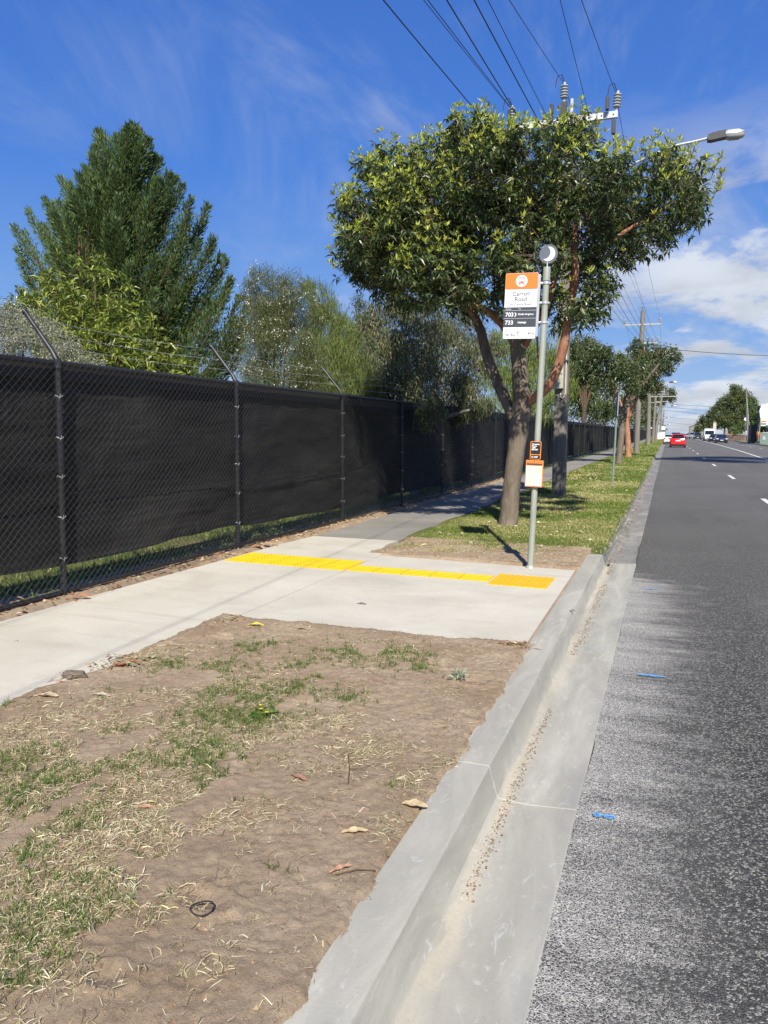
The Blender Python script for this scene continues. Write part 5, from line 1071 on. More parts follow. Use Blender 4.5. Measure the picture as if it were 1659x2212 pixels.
# mid-distance street trees
def street_tree(base, trunkpts, tab, label, salmon, dens=1.0):
    root = empty('street_tree', base); tag(root, label, 'tree', 'street trees on the verge'); L0 = Vector(base); Y = base[1]
    for i, (pts, rad, mt) in enumerate(trunkpts):
        m = MB(); limb(m, [at(a, b, Y) - L0 for a, b in pts], rad, mt, 10, 4, .05); m.build('trunk' if i == 0 else 'limb', root, True, 80)
    tab = [(a, b, r, Y + random.uniform(-.9, .9)) for a, b, r in tab]
    P, Cn, Rr = clump_points(clumps_at(tab, ((-.5, .95), (.6, .9))), 330 * dens, 16, .24, 1, 1.1, .4); P -= np.array(L0); Cn -= np.array(L0); n = len(P); rel = (P[:, 2] - Cn[:, 2]) / Rr
    A = unit(np.column_stack([rng.normal(size=(n, 2)) * .5, np.ones(n)]))
    whorls(P, A, 5, (.13, .21), (.045, .07), 105, lambda m: tones(m, [(.050, .085, .026), (.085, .12, .042), (.14, .17, .075)], [4, 3, 2]), 'mature_foliage', leafm, root, .3)
    k = rng.random(n) < np.clip(.06 + .3 * rel, 0, .4); Q = P[k] + [[0, 0, .1]]
    whorls(Q, np.tile([[0, 0, 1.]], (len(Q), 1)), 5, (.10, .16), (.03, .05), 42, lambda m: tones(m, [(.22, .24, .07), (.26, .20, .09), (.15, .18, .05)], [3, 1.5, 3]), 'young_foliage', softm, root, .05)
    k = rng.choice(n, 260); V, F = segs(Cn[k], P[k], .014, .006, 3); npmesh('twigs', V, F, MATS['salmon_bark' if salmon else 'twig_bark'], root)
street_tree((-2.13, 38.6, 0), [([(1335, 1005), (1337, 995), (1341, 950), (1347, 900), (1352, 870), (1358, 830)], [.19, .165, .15, .16, .14, .08], 'rough_bark'),
    ([(1345, 895), (1330, 860), (1312, 825), (1300, 790)], [.10, .09, .07, .03], 'rough_bark'), ([(1349, 885), (1375, 850), (1400, 815), (1425, 785)], [.09, .08, .06, .03], 'rough_bark'), ([(1328, 858), (1318, 820), (1290, 795), (1260, 780)], [.06, .05, .04, .02], 'salmon_bark')],
    [(1240, 775, 24), (1270, 790, 28), (1300, 775, 26), (1330, 790, 28), (1290, 820, 24), (1255, 815, 24), (1325, 825, 22), (1355, 800, 24), (1310, 760, 16), (1385, 800, 22), (1365, 835, 22), (1238, 745, 12), (1280, 755, 14)],
    'grey trunked street tree in front of the salmon trunked one further along the verge', False)
street_tree((-2.24, 49.0, 0), [([(1356, 992), (1357, 985), (1356, 945), (1353, 905), (1358, 875), (1364, 850)], [.23, .20, .17, .17, .14, .08], 'salmon_bark'),
    ([(1357, 905), (1367, 885), (1376, 860), (1392, 830)], [.11, .09, .08, .04], 'salmon_bark'), ([(1353, 900), (1340, 870), (1330, 840)], [.10, .08, .04], 'salmon_bark'), ([(1366, 860), (1400, 825), (1440, 795)], [.06, .05, .02], 'salmon_bark')],
    [(1395, 762, 22), (1425, 765, 20), (1450, 768, 18), (1466, 776, 11), (1375, 785, 24), (1410, 795, 26), (1440, 795, 18), (1350, 800, 20), (1395, 825, 24), (1365, 830, 22), (1415, 835, 16), (1340, 775, 16), (1365, 755, 14), (1385, 850, 14), (1375, 738, 8)],
    'salmon trunked street tree leaning over the verge beyond the bare steel post', True, 1.1)
# across the road
bigc = [(.085, .12, .040), (.13, .165, .058), (.20, .215, .095), (.05, .075, .027)]
plant('broad_tree', 'largest dome shaped dark green tree across the road', 'tree', B(1572, 252), (6, .9), [(1588, 842, 14, 252), (1600, 865, 24, 252), (1572, 872, 22, 252), (1588, 858, 22, 252), (1560, 900, 22, 252), (1590, 900, 26, 252), (1612, 895, 18, 252), (1575, 915, 20, 251), (1605, 918, 18, 251), (1553, 878, 10, 252)], 420, 'any', bigc, [3, 3, 2, 3], softm, 'trees across the road', (.3, .6), (.17, .3), 34, .2, flat=.95, lai=6)
plant('broad_tree', 'low spreading dark tree left of the dome shaped tree across the road', 'tree', B(1530, 365), (5, .8), [(1512, 922, 12, 365), (1525, 908, 14, 365), (1540, 900, 14, 363), (1505, 930, 7, 365), (1535, 920, 14, 363), (1552, 915, 12, 361), (1540, 886, 9, 365)], 420, 'any', bigc, [3, 3, 2, 3], softm, 'trees across the road', (.45, .85), (.25, .45), 30, .2, lai=6)
plant('broad_tree', 'lighter green tree behind the leaning power pole across the road', 'tree', B(1622, 185), (3, .5), [(1622, 868, 12, 185), (1630, 885, 14, 185), (1615, 885, 14, 185), (1625, 905, 16, 184), (1600, 925, 14, 182), (1585, 932, 10, 180)], 420, 'any', [(.09, .14, .035), (.13, .19, .05), (.06, .09, .025)], [3, 2, 2], softm, 'trees across the road', (.2, .42), (.12, .22), 30, .2, lai=6)
plant('dark_tree', 'very dark pointed tree beside the white canopy across the road', 'tree', B(1644, 165), (3, .5), [(1642, 883, 6, 165), (1640, 900, 12, 165), (1652, 905, 12, 165), (1640, 920, 13, 164), (1655, 925, 12, 164)], 420, 'any', [(.025, .045, .016), (.04, .06, .022)], [1, 1], softm, 'trees across the road', (.2, .42), (.12, .22), 30, .2, lai=6)
plant('distant_tree', 'small dark tree at the far end of the road left of the traffic', 'tree', B(1494, 620), (1, .4), [(1490, 940, 5, 620), (1498, 936, 5, 620), (1505, 930, 6, 610), (1512, 934, 6, 600)], 300, 'any', bigc, [3, 3, 2, 3], softm, None, (1.4, 2.4), (.9, 1.5), 18, .25)
plant('distant_tree', 'small green tree by the shopfronts at the far left of the road', 'tree', B(1424, 560), (1, .4), [(1432, 925, 5, 560), (1430, 915, 5, 560), (1435, 932, 4, 560)], 300, 'any', [(.1, .15, .04), (.06, .09, .03)], [1, 1], softm, None, (1.2, 2), (.7, 1.2), 18, .25)
# a tall tree standing outside the frame on the right that shades the road
plant('roadside_tree', 'tall tree across the road that throws the long shadow over the lanes', 'tree', (14.2, 36, 0), (11, .42), [('w', 8.0, 35, 15.5, 2.2), ('w', 11, 37, 17, 2.4), ('w', 14.5, 35.5, 16.5, 2.6), ('w', 18, 37, 17, 2.5), ('w', 21.5, 36, 15.5, 2.3), ('w', 9.5, 33, 14.2, 1.6), ('w', 16.5, 33.5, 14.6, 1.8), ('w', 24, 37.5, 15, 1.8)], 40, 'any', bigc, [3, 3, 2, 3], softm, None, (.3, .5), (.10, .18), 30, .25, lai=4.5, ymul=.7)
# ================================================================ POLES, LAMPS, WIRES
def insulator(x, y, z, h=.40, r=.085, tilt=0):
    m = MB(); prof = [(.03, 0)]
    for k in range(5): q = z_ = .08 + k * (h - .12) / 5; prof += [(.035, q), (r, q + .012), (r * .92, q + .030), (.035, q + .042)]
    prof += [(.03, h), (.001, h)]; m.lathe(prof, MATS.get('porcelain') or simple('porcelain', (.36, .38, .40), .3, 0, .08, 9), 14, Matrix.Translation((x, y, z)) @ Matrix.Rotation(tilt, 4, 'Y')); return m
dkmetal = simple('dark_fitting', (.05, .05, .055), .5, .2, .2, 9)
def pole_round(mb, h, r0, r1, lean=(0, 0)):
    return mb.tube([(0, 0, -.2), (0, 0, h * .3), (lean[0] * .6, lean[1] * .6, h * .65), (lean[0], lean[1], h)], [r0, r0 * .97, (r0 + r1) / 2, r1], MATS['pole_timber'], 14)
P1 = (-2.36, 18.4)
root = empty('utility_pole', (P1[0], P1[1], 0)); tag(root, 'nearest squared timber power pole with a grey meter box behind the street tree', 'power pole', 'power poles along the left verge')
m = MB(); hw = .150
for (z0, z1, w0, w1) in ((-.2, 8.62, .150, .115),):
    ring = lambda z, w_: [(-w_, -w_ * .93, z), (-w_ * .55, -w_, z), (w_ * .62, -w_, z), (w_, -w_ * .85, z), (w_, w_, z), (-w_, w_, z)]
    zs = np.linspace(z0, z1, 16); V = []
    for q in zs: V += [(x + random.uniform(-.004, .004), y + random.uniform(-.004, .004), z) for x, y, z in ring(q, w0 + (w1 - w0) * (q - z0) / (z1 - z0))]
    F = [(i * 6 + k, i * 6 + (k + 1) % 6, (i + 1) * 6 + (k + 1) % 6, (i + 1) * 6 + k) for i in range(15) for k in range(6)] + [tuple(90 + k for k in range(6))]
    m.add(V, F, MATS['pole_timber'])
m.build('shaft', root)
pale_arm = simple('arm_galvanised', (.50, .52, .53), .55, .25, .12, 9)
m = MB(); m.box((-1.40, -.20, 8.36), (1.04, -.115, 8.50), pale_arm, .006)
for x in (-1.2, -.9, -.4, .3, .7, .95): m.lathe([(.016, 0), (.016, .012), (.001, .014)], dkmetal, 8, Matrix.Translation((x, -.20, 8.43)) @ Matrix.Rotation(PI / 2, 4, 'X'))
cross = m.build('crossarm', root)
for x, z in ((-1.30, 8.50), (1.0, 8.50), (-.13, 8.84)): insulator(x, -.16, z, .42, .088, R(4) if x > 0 else 0).build('insulator', root, True)
m = MB(); m.box((-.20, -.2, 8.50), (-.06, -.12, 8.84), dkmetal); m.box((.02, -.2, 8.3), (.08, -.12, 8.88), galv); m.build('riser_bracket', root)
for x in (-1.33, -.38, .82): 
    m = MB(); m.box((x - .035, -.34, 8.50), (x + .035, -.22, 8.78), dkmetal, .012); m.build('fuse_holder', root)
MB().box((.92, -.22, 8.02), (1.0, -.12, 8.32), dkmetal, .012).build('fuse_holder', root)
m = MB()
for x, z in ((-1.30, 8.92), (1.0, 8.92), (-.13, 9.26)): m.tube([(x - .18, -.28, z - .12), (x - .15, -.25, z + .10), (x - .06, -.2, z + .16), (x, -.16, z)], .012, dkmetal, 6)
m.tube([(.96, -.17, 8.05), (1.0, -.1, 7.3), (1.02, .1, 6.9)], .010, dkmetal, 6); m.build('jumper_lead', root)
m = MB(); m.box((-1.15, -.20, 7.42), (.86, -.115, 7.52), galv, .005); m.build('low_crossarm', root)
mbx = MB().box((-.165, -.27, 2.50), (.055, -.142, 3.10), simple('box_cream', (.42, .42, .34), .6, .1, .15, 7), .01).build('meter_box', root)
MB().box((-.16, -.276, 2.52), (.05, -.268, 3.08), MATS['box_cream']).build('box_door', mbx)
MB().box((-.058, -.284, 2.55), (-.040, -.276, 2.57), dkmetal).build('lock', mbx)
m = MB(); m.tube([(.10, -.165, 3.9), (.10, -.165, 3.12), (.10, -.165, 2.42), (.085, -.17, 2.33), (.04, -.175, 2.28), (0, -.175, 2.31), (-.01, -.17, 2.40)], .014, simple('conduit', (.50, .50, .46), .6, 0, .1, 9), 8); m.box((.03, -.2, 3.12), (.15, -.14, 3.16), dkmetal); m.build('conduit', root, True)
# street lamp on the first pole
mast = galv
def street_lamp(base, pts, head, label, s=1.0, rm=.03, group=None):
    r_ = empty('street_lamp', base); tag(r_, label, 'street lamp', group); L0 = Vector(base)
    p, rr = smooth_path([Vector(q) - L0 for q in pts], [rm] * len(pts), 4); MB().tube(p, rr, mast, 8).build('mast_arm', r_, True)
    hb = Vector(head) - L0; T = Matrix.Translation(hb) @ Matrix.Rotation(-.07, 4, 'Y') @ Matrix.Scale(s, 4)
    m = MB(); m.prism([(-.02, -.055), (.0, .05), (.10, .075), (.36, .085), (.36, -.06), (.05, -.075)], -.10, .10, dkmetal, 'y', T); m.build('gear_housing', r_)
    m = MB(); V = []; n = 12
    prof = [(.34, .085, .115), (.40, .095, .13), (.60, .075, .125), (.70, .02, .09), (.72, -.02, .05)]
    for x, zt, hw_ in prof:
        for k in range(n): a = PI * k / (n - 1); V.append(tuple(T @ Vector((x, -hw_ * math.cos(a), -.02 + (zt + .02) * math.sin(a) ** .6))))
    F = [(i * n + k, i * n + k + 1, (i + 1) * n + k + 1, (i + 1) * n + k) for i in range(4) for k in range(n - 1)] + [tuple(range(n))]
    m.add(V, F, alum); m.build('hood', r_, True, 60)
    m = MB(); V = []
    for x, hw_, dz in ((.345, .11, .06), (.42, .125, .10), (.58, .12, .115), (.68, .09, .09), (.715, .05, .04)):
        for k in range(n): a = PI * k / (n - 1); V.append(tuple(T @ Vector((x, -hw_ * math.cos(a), -.022 - dz * math.sin(a) ** .7))))
    m.add(V, [(i * n + k, i * n + k + 1, (i + 1) * n + k + 1, (i + 1) * n + k) for i in range(4) for k in range(n - 1)] + [tuple(range(n))], simple('lamp_lens', (.34, .35, .35), .15, .1, .1, 14) if 'lamp_lens' not in MATS else MATS['lamp_lens']); m.build('lens', r_, True, 60)
    return r_
street_lamp((P1[0] + .15, P1[1], 6.7), [(P1[0] + .13, 18.4, 6.75), (-1.6, 18.4, 7.12), (-.9, 18.4, 7.42), (-.2, 18.4, 7.66), (.25, 18.4, 7.72), (.56, 18.4, 7.76)], (.54, 18.4, 7.76), 'nearest street lamp with a silver hood reaching out over the road', 1.0)
MB().tube([(-.9, 18.4, 7.44), (-.25, 18.4, 7.86), (.1, 18.4, 7.74)], .008, dkmetal, 5).build('stay', bpy.data.objects['street_lamp'])
# second pole
def far_pole(x, y, h, r, label, arms, lean=(0, 0), mat=None):
    root = empty('utility_pole', (x, y, 0)); tag(root, label, 'power pole', 'power poles along the left verge')
    pole_round(MB(), h, r, r * .72, lean).build('shaft', root, True)
    for (z, x0, x1, ins) in arms:
        f = z / h; m = MB(); m.box((x0 + lean[0] * f, -.12, z - .05), (x1 + lean[0] * f, -.02, z + .06), galv); m.build('crossarm', root)
        for xi in ins: insulator(xi + lean[0] * f, -.07, z + .06, .38, .10).build('insulator', root, True)
    return root
r2 = far_pole(-2.06, 58.5, 10.1, .20, 'tall round timber power pole with two crossarms above the mid street trees', [(9.15, -1.25, 1.25, (-1.2, 1.2)), (7.85, -.2, 1.15, (-.05, .35, .75, 1.1))], (.05, 0))
insulator(0.05, 0, 10.05, .45, .11).build('insulator', r2, True)
MB().tube([(.05, -.05, 8.6), (.6, -.07, 9.1)], .03, galv, 6).build('brace', r2)
def pp_(px, Y): return at(px, 900, Y).x
far_pole(pp_(1402, 97.6), 97.6, 6.0, .27, 'short thick timber pole standing in the verge grass beyond the second power pole', [(5.8, -.2, 3.2, ())], (-.05, 0))
far_pole(pp_(1413, 128), 128, 8.2, .22, 'slim timber power pole in front of the leaning one at the end of the fence', [(7.9, -1.0, 1.4, (-.9, 1.2)), (6.2, -1.2, .9, ())], (.1, 0))
far_pole(pp_(1419, 150), 150, 8.8, .26, 'leaning timber power pole at the end of the fence', [(8.5, -1.4, 1.2, (-1.2, 1.0)), (7.2, -1.2, 1.2, ())], (.75, 0))
far_pole(pp_(1428, 205), 205, 8.4, .24, 'distant timber pole in front of the shopfront at the far left', [(8.1, -1.6, 1.6, ()), (6.6, -1.3, 1.3, ())], (.1, 0))
far_pole(pp_(1433, 260), 260, 8.6, .26, 'farthest visible timber pole near the end of the road', [(8.3, -1.8, 1.8, ()), (6.5, -1.6, 1.6, ())], (.1, 0))
def lamp_far(px, py, Y, label, rx=2.2):
    h = at(px, py, Y); street_lamp((h.x - rx, Y, h.z - 1.6), [(h.x - rx, Y, h.z - 1.7), (h.x - rx * .75, Y, h.z - .5), (h.x - rx * .35, Y, h.z - .05), (h.x - .3, Y, h.z)], (h.x - .32, Y, h.z), label, 1.25, .05, 'street lamps over the far road')
lamp_far(1452, 826, 97.6, 'curved street lamp over the road beyond the mid street trees', 2.6)
lamp_far(1453, 877, 150, 'small street lamp below the spreading gum tree over the road', 2.4)
lamp_far(1441, 903, 205, 'tiny street lamp near the far shopfront', 1.8)
lamp_far(1443, 917, 260, 'tiniest street lamp lowest above the end of the road', 2)
# bare steel post
root = empty('steel_post', (-1.472, 23.64, 0)); tag(root, 'bare galvanised steel sign post with a parking plate seen edge on in the grass', 'sign post')
gp = simple('post_green_steel', (.24, .31, .29), .45, .35, .15, 9)
m = MB(); m.tube([(0, 0, -.1), (.005, 0, 1.3), (.0, 0, 2.70)], .031, gp, 10).build('post', root, True)
MB().box((.030, -.16, 1.98), (.040, .16, 2.66), alum, .002).build('edge_plate', root); root.rotation_euler = (0, R(1.1), 0)
for z in (2.1, 2.5): MB().lathe([(.033, z), (.037, z), (.037, z + .025), (.033, z + .025)], alum, 12).build('bracket', root)
MB().lathe([(.045, 0), (.12, .0), (.10, .015), (.04, .02)], simple('footing', (.3, .29, .27), .9, 0, .1, 9), 12).build('footing', root)
# overhead wires: catenaries past the poles
wm = simple('cable', (.018, .018, .020), .6, .1, .1, 9)
def wire(label, pts, r, sag, n=26):
    P = []
    for a, b in zip(pts[:-1], pts[1:]):
        a, b = Vector(a), Vector(b)
        for i in range(n):
            t_ = i / n; q = a.lerp(b, t_); q.z -= sag * 4 * t_ * (1 - t_); P.append(q)
    P.append(Vector(pts[-1])); return tag(MB().tube(P, r, wm, 5).build('overhead_wire', smooth=True), label, 'power line', 'overhead wires above the verge')
def through(px, X, end, back=-26.0, sag=.35):
    """height behind the viewer so that the span from the first pole passes the surveyed direction at the top of the picture"""
    d = ray(px, 0); t_ = X / d.x; y, z = d.y * t_, EYE + d.z * t_
    u = (y - back) / (end[1] - back); return (X, back, (z + sag * 4 * u * (1 - u) - end[2] * u) / (1 - u))
HV = [(-3.66, 18.2, 8.82, 915, 'left high voltage wire ending at the left insulator of the near crossarm', -3.26), (-2.50, 18.2, 9.22, 1100, 'middle high voltage wire ending at the tall centre insulator', -2.0), (-1.38, 18.2, 8.87, 1256, 'right high voltage wire ending at the right insulator of the near crossarm', -.86)]
for X, y, z, px, lab, x2 in HV:
    e = (X, y, z); b = through(px, X, e); wire(lab, [b, e, (x2, 58.4, 9.68 if x2 != -2.0 else 10.5), (x2 + .1, 98, 8.2)], .0060, .35)
LV = [(-3.42, 828, 'lowest left cable running past the near crossarm toward the conifer side', .0085), (-2.86, 965, 'thick cable second from the left below the crossarm', .009), (-2.55, 1024, 'thick cable third from the left below the crossarm', .009), (-2.35, 1054, 'thin cable just left of the middle high voltage wire', .0055), (-1.78, 1210, 'cable second from the right passing under the crossarm', .0055)]
for i, (X, px, lab, r) in enumerate(LV):
    e = (X, 18.25, 7.95 if px == 1210 else 7.62); b = through(px, X, e); wire(lab, [b, e, (-2.15 + .3 * i, 58.4, 7.95), (-2 + .3 * i, 98, 5.9)], r, .35)
e = (-3.52, 18.2, 8.66); wire('thin companion wire close beside the left high voltage wire', [through(924, -3.52, e), e], .007, .35)
a = at(1478, 757, 59); b = at(1659, 768, 59); d = (b - a); wire('service cable crossing the sky above the road from the second pole', [(-1.0, 58.5, a.z + .25), tuple(a), tuple(b), tuple(b + d * 1.6)], .020, .05)
for (ax, ay, bx, by, Y, lab) in ((1450, 873, 1655, 880, 128, 'highest thin cable crossing the far road behind the leaning pole'), (1418, 877, 1655, 893, 128, 'cable crossing the far road in front of the dome shaped tree'), (1428, 885, 1640, 903, 150, 'lower cable crossing the far road behind the white van'), (1428, 898, 1520, 906, 205, 'short cable between the far lamps'), (1430, 910, 1530, 918, 205, 'second short cable between the far lamps'), (1432, 924, 1500, 928, 260, 'lowest cable across the end of the road')):
    wire(lab, [at(ax, ay, Y), at((ax + bx) / 2, (ay + by) / 2 + 2.5, Y), at(bx, by, Y)], .022, .03, 8)

# ================================================================ VEHICLES
redp = carpaint('paint_red', (.62, .012, .018)); whp = carpaint('paint_white', (.75, .75, .74)); navy = carpaint('paint_navy', (.012, .022, .055)); blk = carpaint('paint_black', (.012, .013, .016)); silv = carpaint('paint_silver', (.42, .43, .45), .25, .4); drk = carpaint('paint_charcoal', (.04, .045, .055))
tail = simple('lamp_red', (.50, .02, .015), .2, 0, .05, 9); headl = simple('lamp_clear', (.75, .76, .78), .12, .1, .05, 9); plate = simple('number_plate', (.72, .72, .70), .5, 0, .05, 9); trim = simple('black_trim', (.022, .022, .024), .6, 0, .1, 9)
def loft(secs, mat, mb, close=True):
    n = len(secs[0]); V = [p for s in secs for p in s]; F = [(i * n + k, i * n + (k + 1) % n, (i + 1) * n + (k + 1) % n, (i + 1) * n + k) for i in range(len(secs) - 1) for k in range(n)]
    if close: F += [tuple(range(n - 1, -1, -1)), tuple((len(secs) - 1) * n + k for k in range(n))]
    return mb.add(V, F, mat)
def car(name, label, cat, px, Y, paint, kind, facing, group=None, gy=None, x=None):
    """local: +y is the front; facing 'away' keeps it, 'toward' turns it round"""
    X = x if x is not None else at(px, gy or 950, Y).x
    root = empty(name, (X, Y, rz(X) + .004), 0 if facing == 'away' else PI); tag(root, label, cat, group)
    S = {'hatch': dict(L=3.9, W=1.70, H=1.52, gc=.16, deck=.93), 'sedan': dict(L=4.7, W=1.84, H=1.44, gc=.15, deck=.98), 'suv': dict(L=4.6, W=1.90, H=1.72, gc=.20, deck=1.08), 'van': dict(L=5.6, W=2.02, H=2.55, gc=.2, deck=1.25)}[kind]
    L_, W_, H_, gc, dk = S['L'], S['W'], S['H'], S['gc'], S['deck']; h = L_ / 2; w_ = W_ / 2
    # lower body profile along y: (y, bottom, top, halfwidth)
    if kind == 'hatch': body = [(-h, .42, .80, .80), (-h + .08, .26, .93, .92), (-h + .5, gc, .97, .99), (0, gc, .95, 1), (h - 1.0, gc, .93, .99), (h - .35, .22, .82, .95), (h, .36, .62, .78)]; gh = [(-h + .10, .90), (-h + .42, 1.40), (-h + .9, H_), (.1, H_ - .01), (.55, H_ - .10), (h - .75, .96)]
    elif kind == 'sedan': body = [(-h, .42, .86, .82), (-h + .1, .26, .98, .94), (-h + .9, gc, .99, 1), (0, gc, .95, 1), (h - 1.2, gc, .90, .99), (h - .35, .2, .80, .93), (h, .32, .60, .76)]; gh = [(-h + .75, .96), (-h + 1.4, H_ - .06), (-.2, H_), (.25, H_ - .03), (h - 1.15, .93)]
    elif kind == 'suv': body = [(-h, .46, .95, .84), (-h + .1, .32, 1.08, .94), (-h + .8, gc, 1.10, 1), (0, gc, 1.08, 1), (h - 1.1, gc, 1.04, .99), (h - .3, .26, .96, .95), (h, .38, .78, .82)]; gh = [(-h + .12, 1.04), (-h + .5, H_ - .05), (-.2, H_), (.2, H_ - .03), (h - 1.2, 1.06)]
    else: body = [(-h, .40, 1.25, .90), (-h + .08, .25, 1.3, .97), (0, gc, 1.3, 1), (h - 1.5, gc, 1.30, 1), (h - .6, .24, 1.12, .97), (h - .12, .30, .95, .90), (h, .40, .72, .80)]; gh = [(-h + .03, 1.25), (-h + .12, H_), (h - 2.0, H_), (h - 1.55, H_ - .12), (h - .75, 1.20)]
    m = MB()
    secs = []
    for y, b, t_, k in body: ww = w_ * k; secs.append([(-ww * .96, y, b), (ww * .96, y, b), (ww, y, b + (t_ - b) * .35), (ww * .98, y, b + (t_ - b) * .75), (ww * .90, y, t_), (-ww * .90, y, t_), (-ww * .98, y, b + (t_ - b) * .75), (-ww, y, b + (t_ - b) * .35)])
    loft(secs, paint, m)
    def zt(y): return float(np.interp(y, [p[0] for p in gh], [p[1] for p in gh]))
    secs = []; base = dk - .10
    for y, z in gh:
        k = (z - base) / (H_ - base); wt = w_ * (.92 - .20 * k if kind != 'van' else .97 - .07 * k); wb = w_ * .92
        secs.append([(-wb, y, base), (wb, y, base), (wt, y, max(z - .05, base + .01)), (wt * .88, y, max(z, base + .02)), (-wt * .88, y, max(z, base + .02)), (-wt, y, max(z - .05, base + .01))])
    loft(secs, paint, m); bd = m.build('body', root, True, 35)
    # rear and front screens, side windows: thin panes proud of the body
    def pane(nm, y0, z0, y1, z1, k0, k1, off):
        mm = MB(); V = [(-w_ * k0, y0 + off, z0), (w_ * k0, y0 + off, z0), (w_ * k1, y1 + off, z1), (-w_ * k1, y1 + off, z1)]; mm.add(V, [(0, 1, 2, 3)], glass.m); mm.build(nm, root)
    g0, g1 = gh[0], gh[1]; f0, f1 = gh[-1], gh[-2]
    lerp = lambda a, b, t_: a + (b - a) * t_
    if kind != 'van':
        pane('rear_window', lerp(g0[0], g1[0], .20), lerp(g0[1], g1[1], .20) + .01, lerp(g0[0], g1[0], .93), lerp(g0[1], g1[1], .93) + .01, .80, .66, -.012)
        pane('windscreen', lerp(f0[0], f1[0], .10), lerp(f0[1], f1[1], .10) + .02, lerp(f0[0], f1[0], .97), lerp(f0[1], f1[1], .97) + .02, .84, .68, .02)
    else: pane('windscreen', lerp(f0[0], f1[0], .08), lerp(f0[1], f1[1], .08) + .02, lerp(f0[0], f1[0], .72), lerp(f0[1], f1[1], .72) + .02, .86, .82, .03)
    for s in (-1, 1):
        ya, yb = (gh[1][0] + .15, f0[0] - .35) if kind != 'van' else (f1[0] - .6, f0[0] - .15)
        zb_, zt_ = dk + .02, (zt((ya + yb) / 2) - .14) if kind != 'van' else 1.95
        kb, kt = (.925, .80) if kind != 'van' else (.985, .955)
        MB().add([(s * w_ * kb, ya - .12, zb_), (s * w_ * kb, yb, zb_), (s * w_ * kt, yb - .45, zt_), (s * w_ * kt, ya, zt_)], [(0, 1, 2, 3)], glass.m).build('side_window', root)
        mm = MB(); mm.box((s * w_ * .98 - .02, f0[0] - .55, dk - .02), (s * w_ * .98 + .02, f0[0] - .45, dk + .02), trim); mm.box((s * (w_ + .03) if s > 0 else -w_ - .17, f0[0] - .58, dk - .03), ((w_ + .17) if s > 0 else -w_ - .03, f0[0] - .42, dk + (.32 if kind == 'van' else .13)), trim if kind != 'suv' else paint, .02); mm.build('mirror', root)
        for yw in (-h + .78, h - .82):
            r_ = .31 if kind in ('hatch', 'sedan') else .35
            T = Matrix.Translation((s * (w_ - .11), yw, r_)) @ Matrix.Rotation(PI / 2, 4, 'Y')
            wh = MB().lathe([(r_ * .6, -.10), (r_ * .96, -.10), (r_, -.07), (r_, .07), (r_ * .96, .10), (r_ * .6, .10)], tyre, 20, T).build('wheel', root, True)
            MB().lathe([(.001, -.105), (r_ * .58, -.102), (r_ * .62, -.09), (r_ * .62, .09), (r_ * .58, .102), (.001, .105)], rimm, 14, T).build('rim', wh, True)
            aw = MB().lathe([(r_ * .9, -.115), (r_ * 1.16, -.11), (r_ * 1.16, .11), (r_ * .9, .115)], trim, 20, T).build('wheel_arch', root, True)
        if kind == 'hatch': MB().box((s * w_ * .93 - .085, -h - .0, .78), (s * w_ * .93 - .005 if s > 0 else s * w_ * .93 + .085, -h + .16, 1.06), tail, .02).build('tail_light', root)
        else: MB().box((s * w_ * .80 - .14, -h - .012, .74 if kind != 'van' else .8), (s * w_ * .80 + .12, -h + .1, .90 if kind != 'van' else 1.2), tail, .02).build('tail_light', root)
        MB().box((s * w_ * .74 - .16, h - .30, .60 if kind != 'van' else .72), (s * w_ * .74 + .14, h - .035, .76 if kind != 'van' else .95), headl, .03).build('headlight', root)
    m = MB(); m.box((-.26, -h - .018, .70 if kind == 'hatch' else .62), (.26, -h + .02, .82 if kind == 'hatch' else .74), plate); m.build('number_plate', root)
    m = MB(); m.box((-.22, h - .01, .40), (.22, h + .012, .51), plate); m.build('number_plate', root)
    m = MB(); m.box((-w_ * .66, -h + .02, .20), (w_ * .66, -h + .22, .34), trim, .02); m.build('rear_valance', root)
    m = MB(); m.box((-w_ * .6, h - .14, .44), (w_ * .6, h + .004, .62), trim, .02); m.build('grille', root)
    m = MB(); m.box((-w_ * .9, -h + .1, .14), (w_ * .9, h - .1, .25), trim); m.build('underbody', root)
    if kind == 'hatch': m = MB(); m.box((-w_ * .62, -h + .26, H_ - .10), (w_ * .62, -h + .52, H_ - .055), paint, .01); m.build('spoiler', root); MB().box((-w_ * .86, -h - .03, .36), (w_ * .86, -h + .1, .62), paint, .04).build('rear_bumper', root)
    return root
car('parked_car', '', '', 0, 0, redp, 'hatch', 'away', x=0) if False else None
car('hatchback_car', 'bright red hatchback driving away in the left lane', 'car', 1464, 94, redp, 'hatch', 'away', gy=955)
car('white_car', 'white car half hidden in front of the red hatchback', 'car', 1447.5, 122, whp, 'sedan', 'away', gy=945)
car('suv_car', 'dark four wheel drive seen above the roof of the red hatchback', 'car', 1460, 150, drk, 'suv', 'away', gy=942)
car('sedan_car', 'navy sedan nearest of the oncoming traffic', 'car', 1557.5, 140, navy, 'sedan', 'toward', 'oncoming cars', gy=948)
car('sedan_car', 'black sedan just behind the navy one in the oncoming traffic', 'car', 1543, 156, blk, 'sedan', 'toward', 'oncoming cars', gy=946)
car('delivery_van', 'white high roofed van among the oncoming cars', 'van', 1531.5, 172, whp, 'van', 'toward', gy=942)
car('suv_car', 'black four wheel drive left of the white van in the oncoming traffic', 'car', 1507, 215, drk, 'suv', 'toward', 'oncoming cars', gy=942)
car('sedan_car', 'silver sedan left of the black four wheel drive', 'car', 1496, 246, silv, 'suv', 'toward', 'oncoming cars', gy=940)
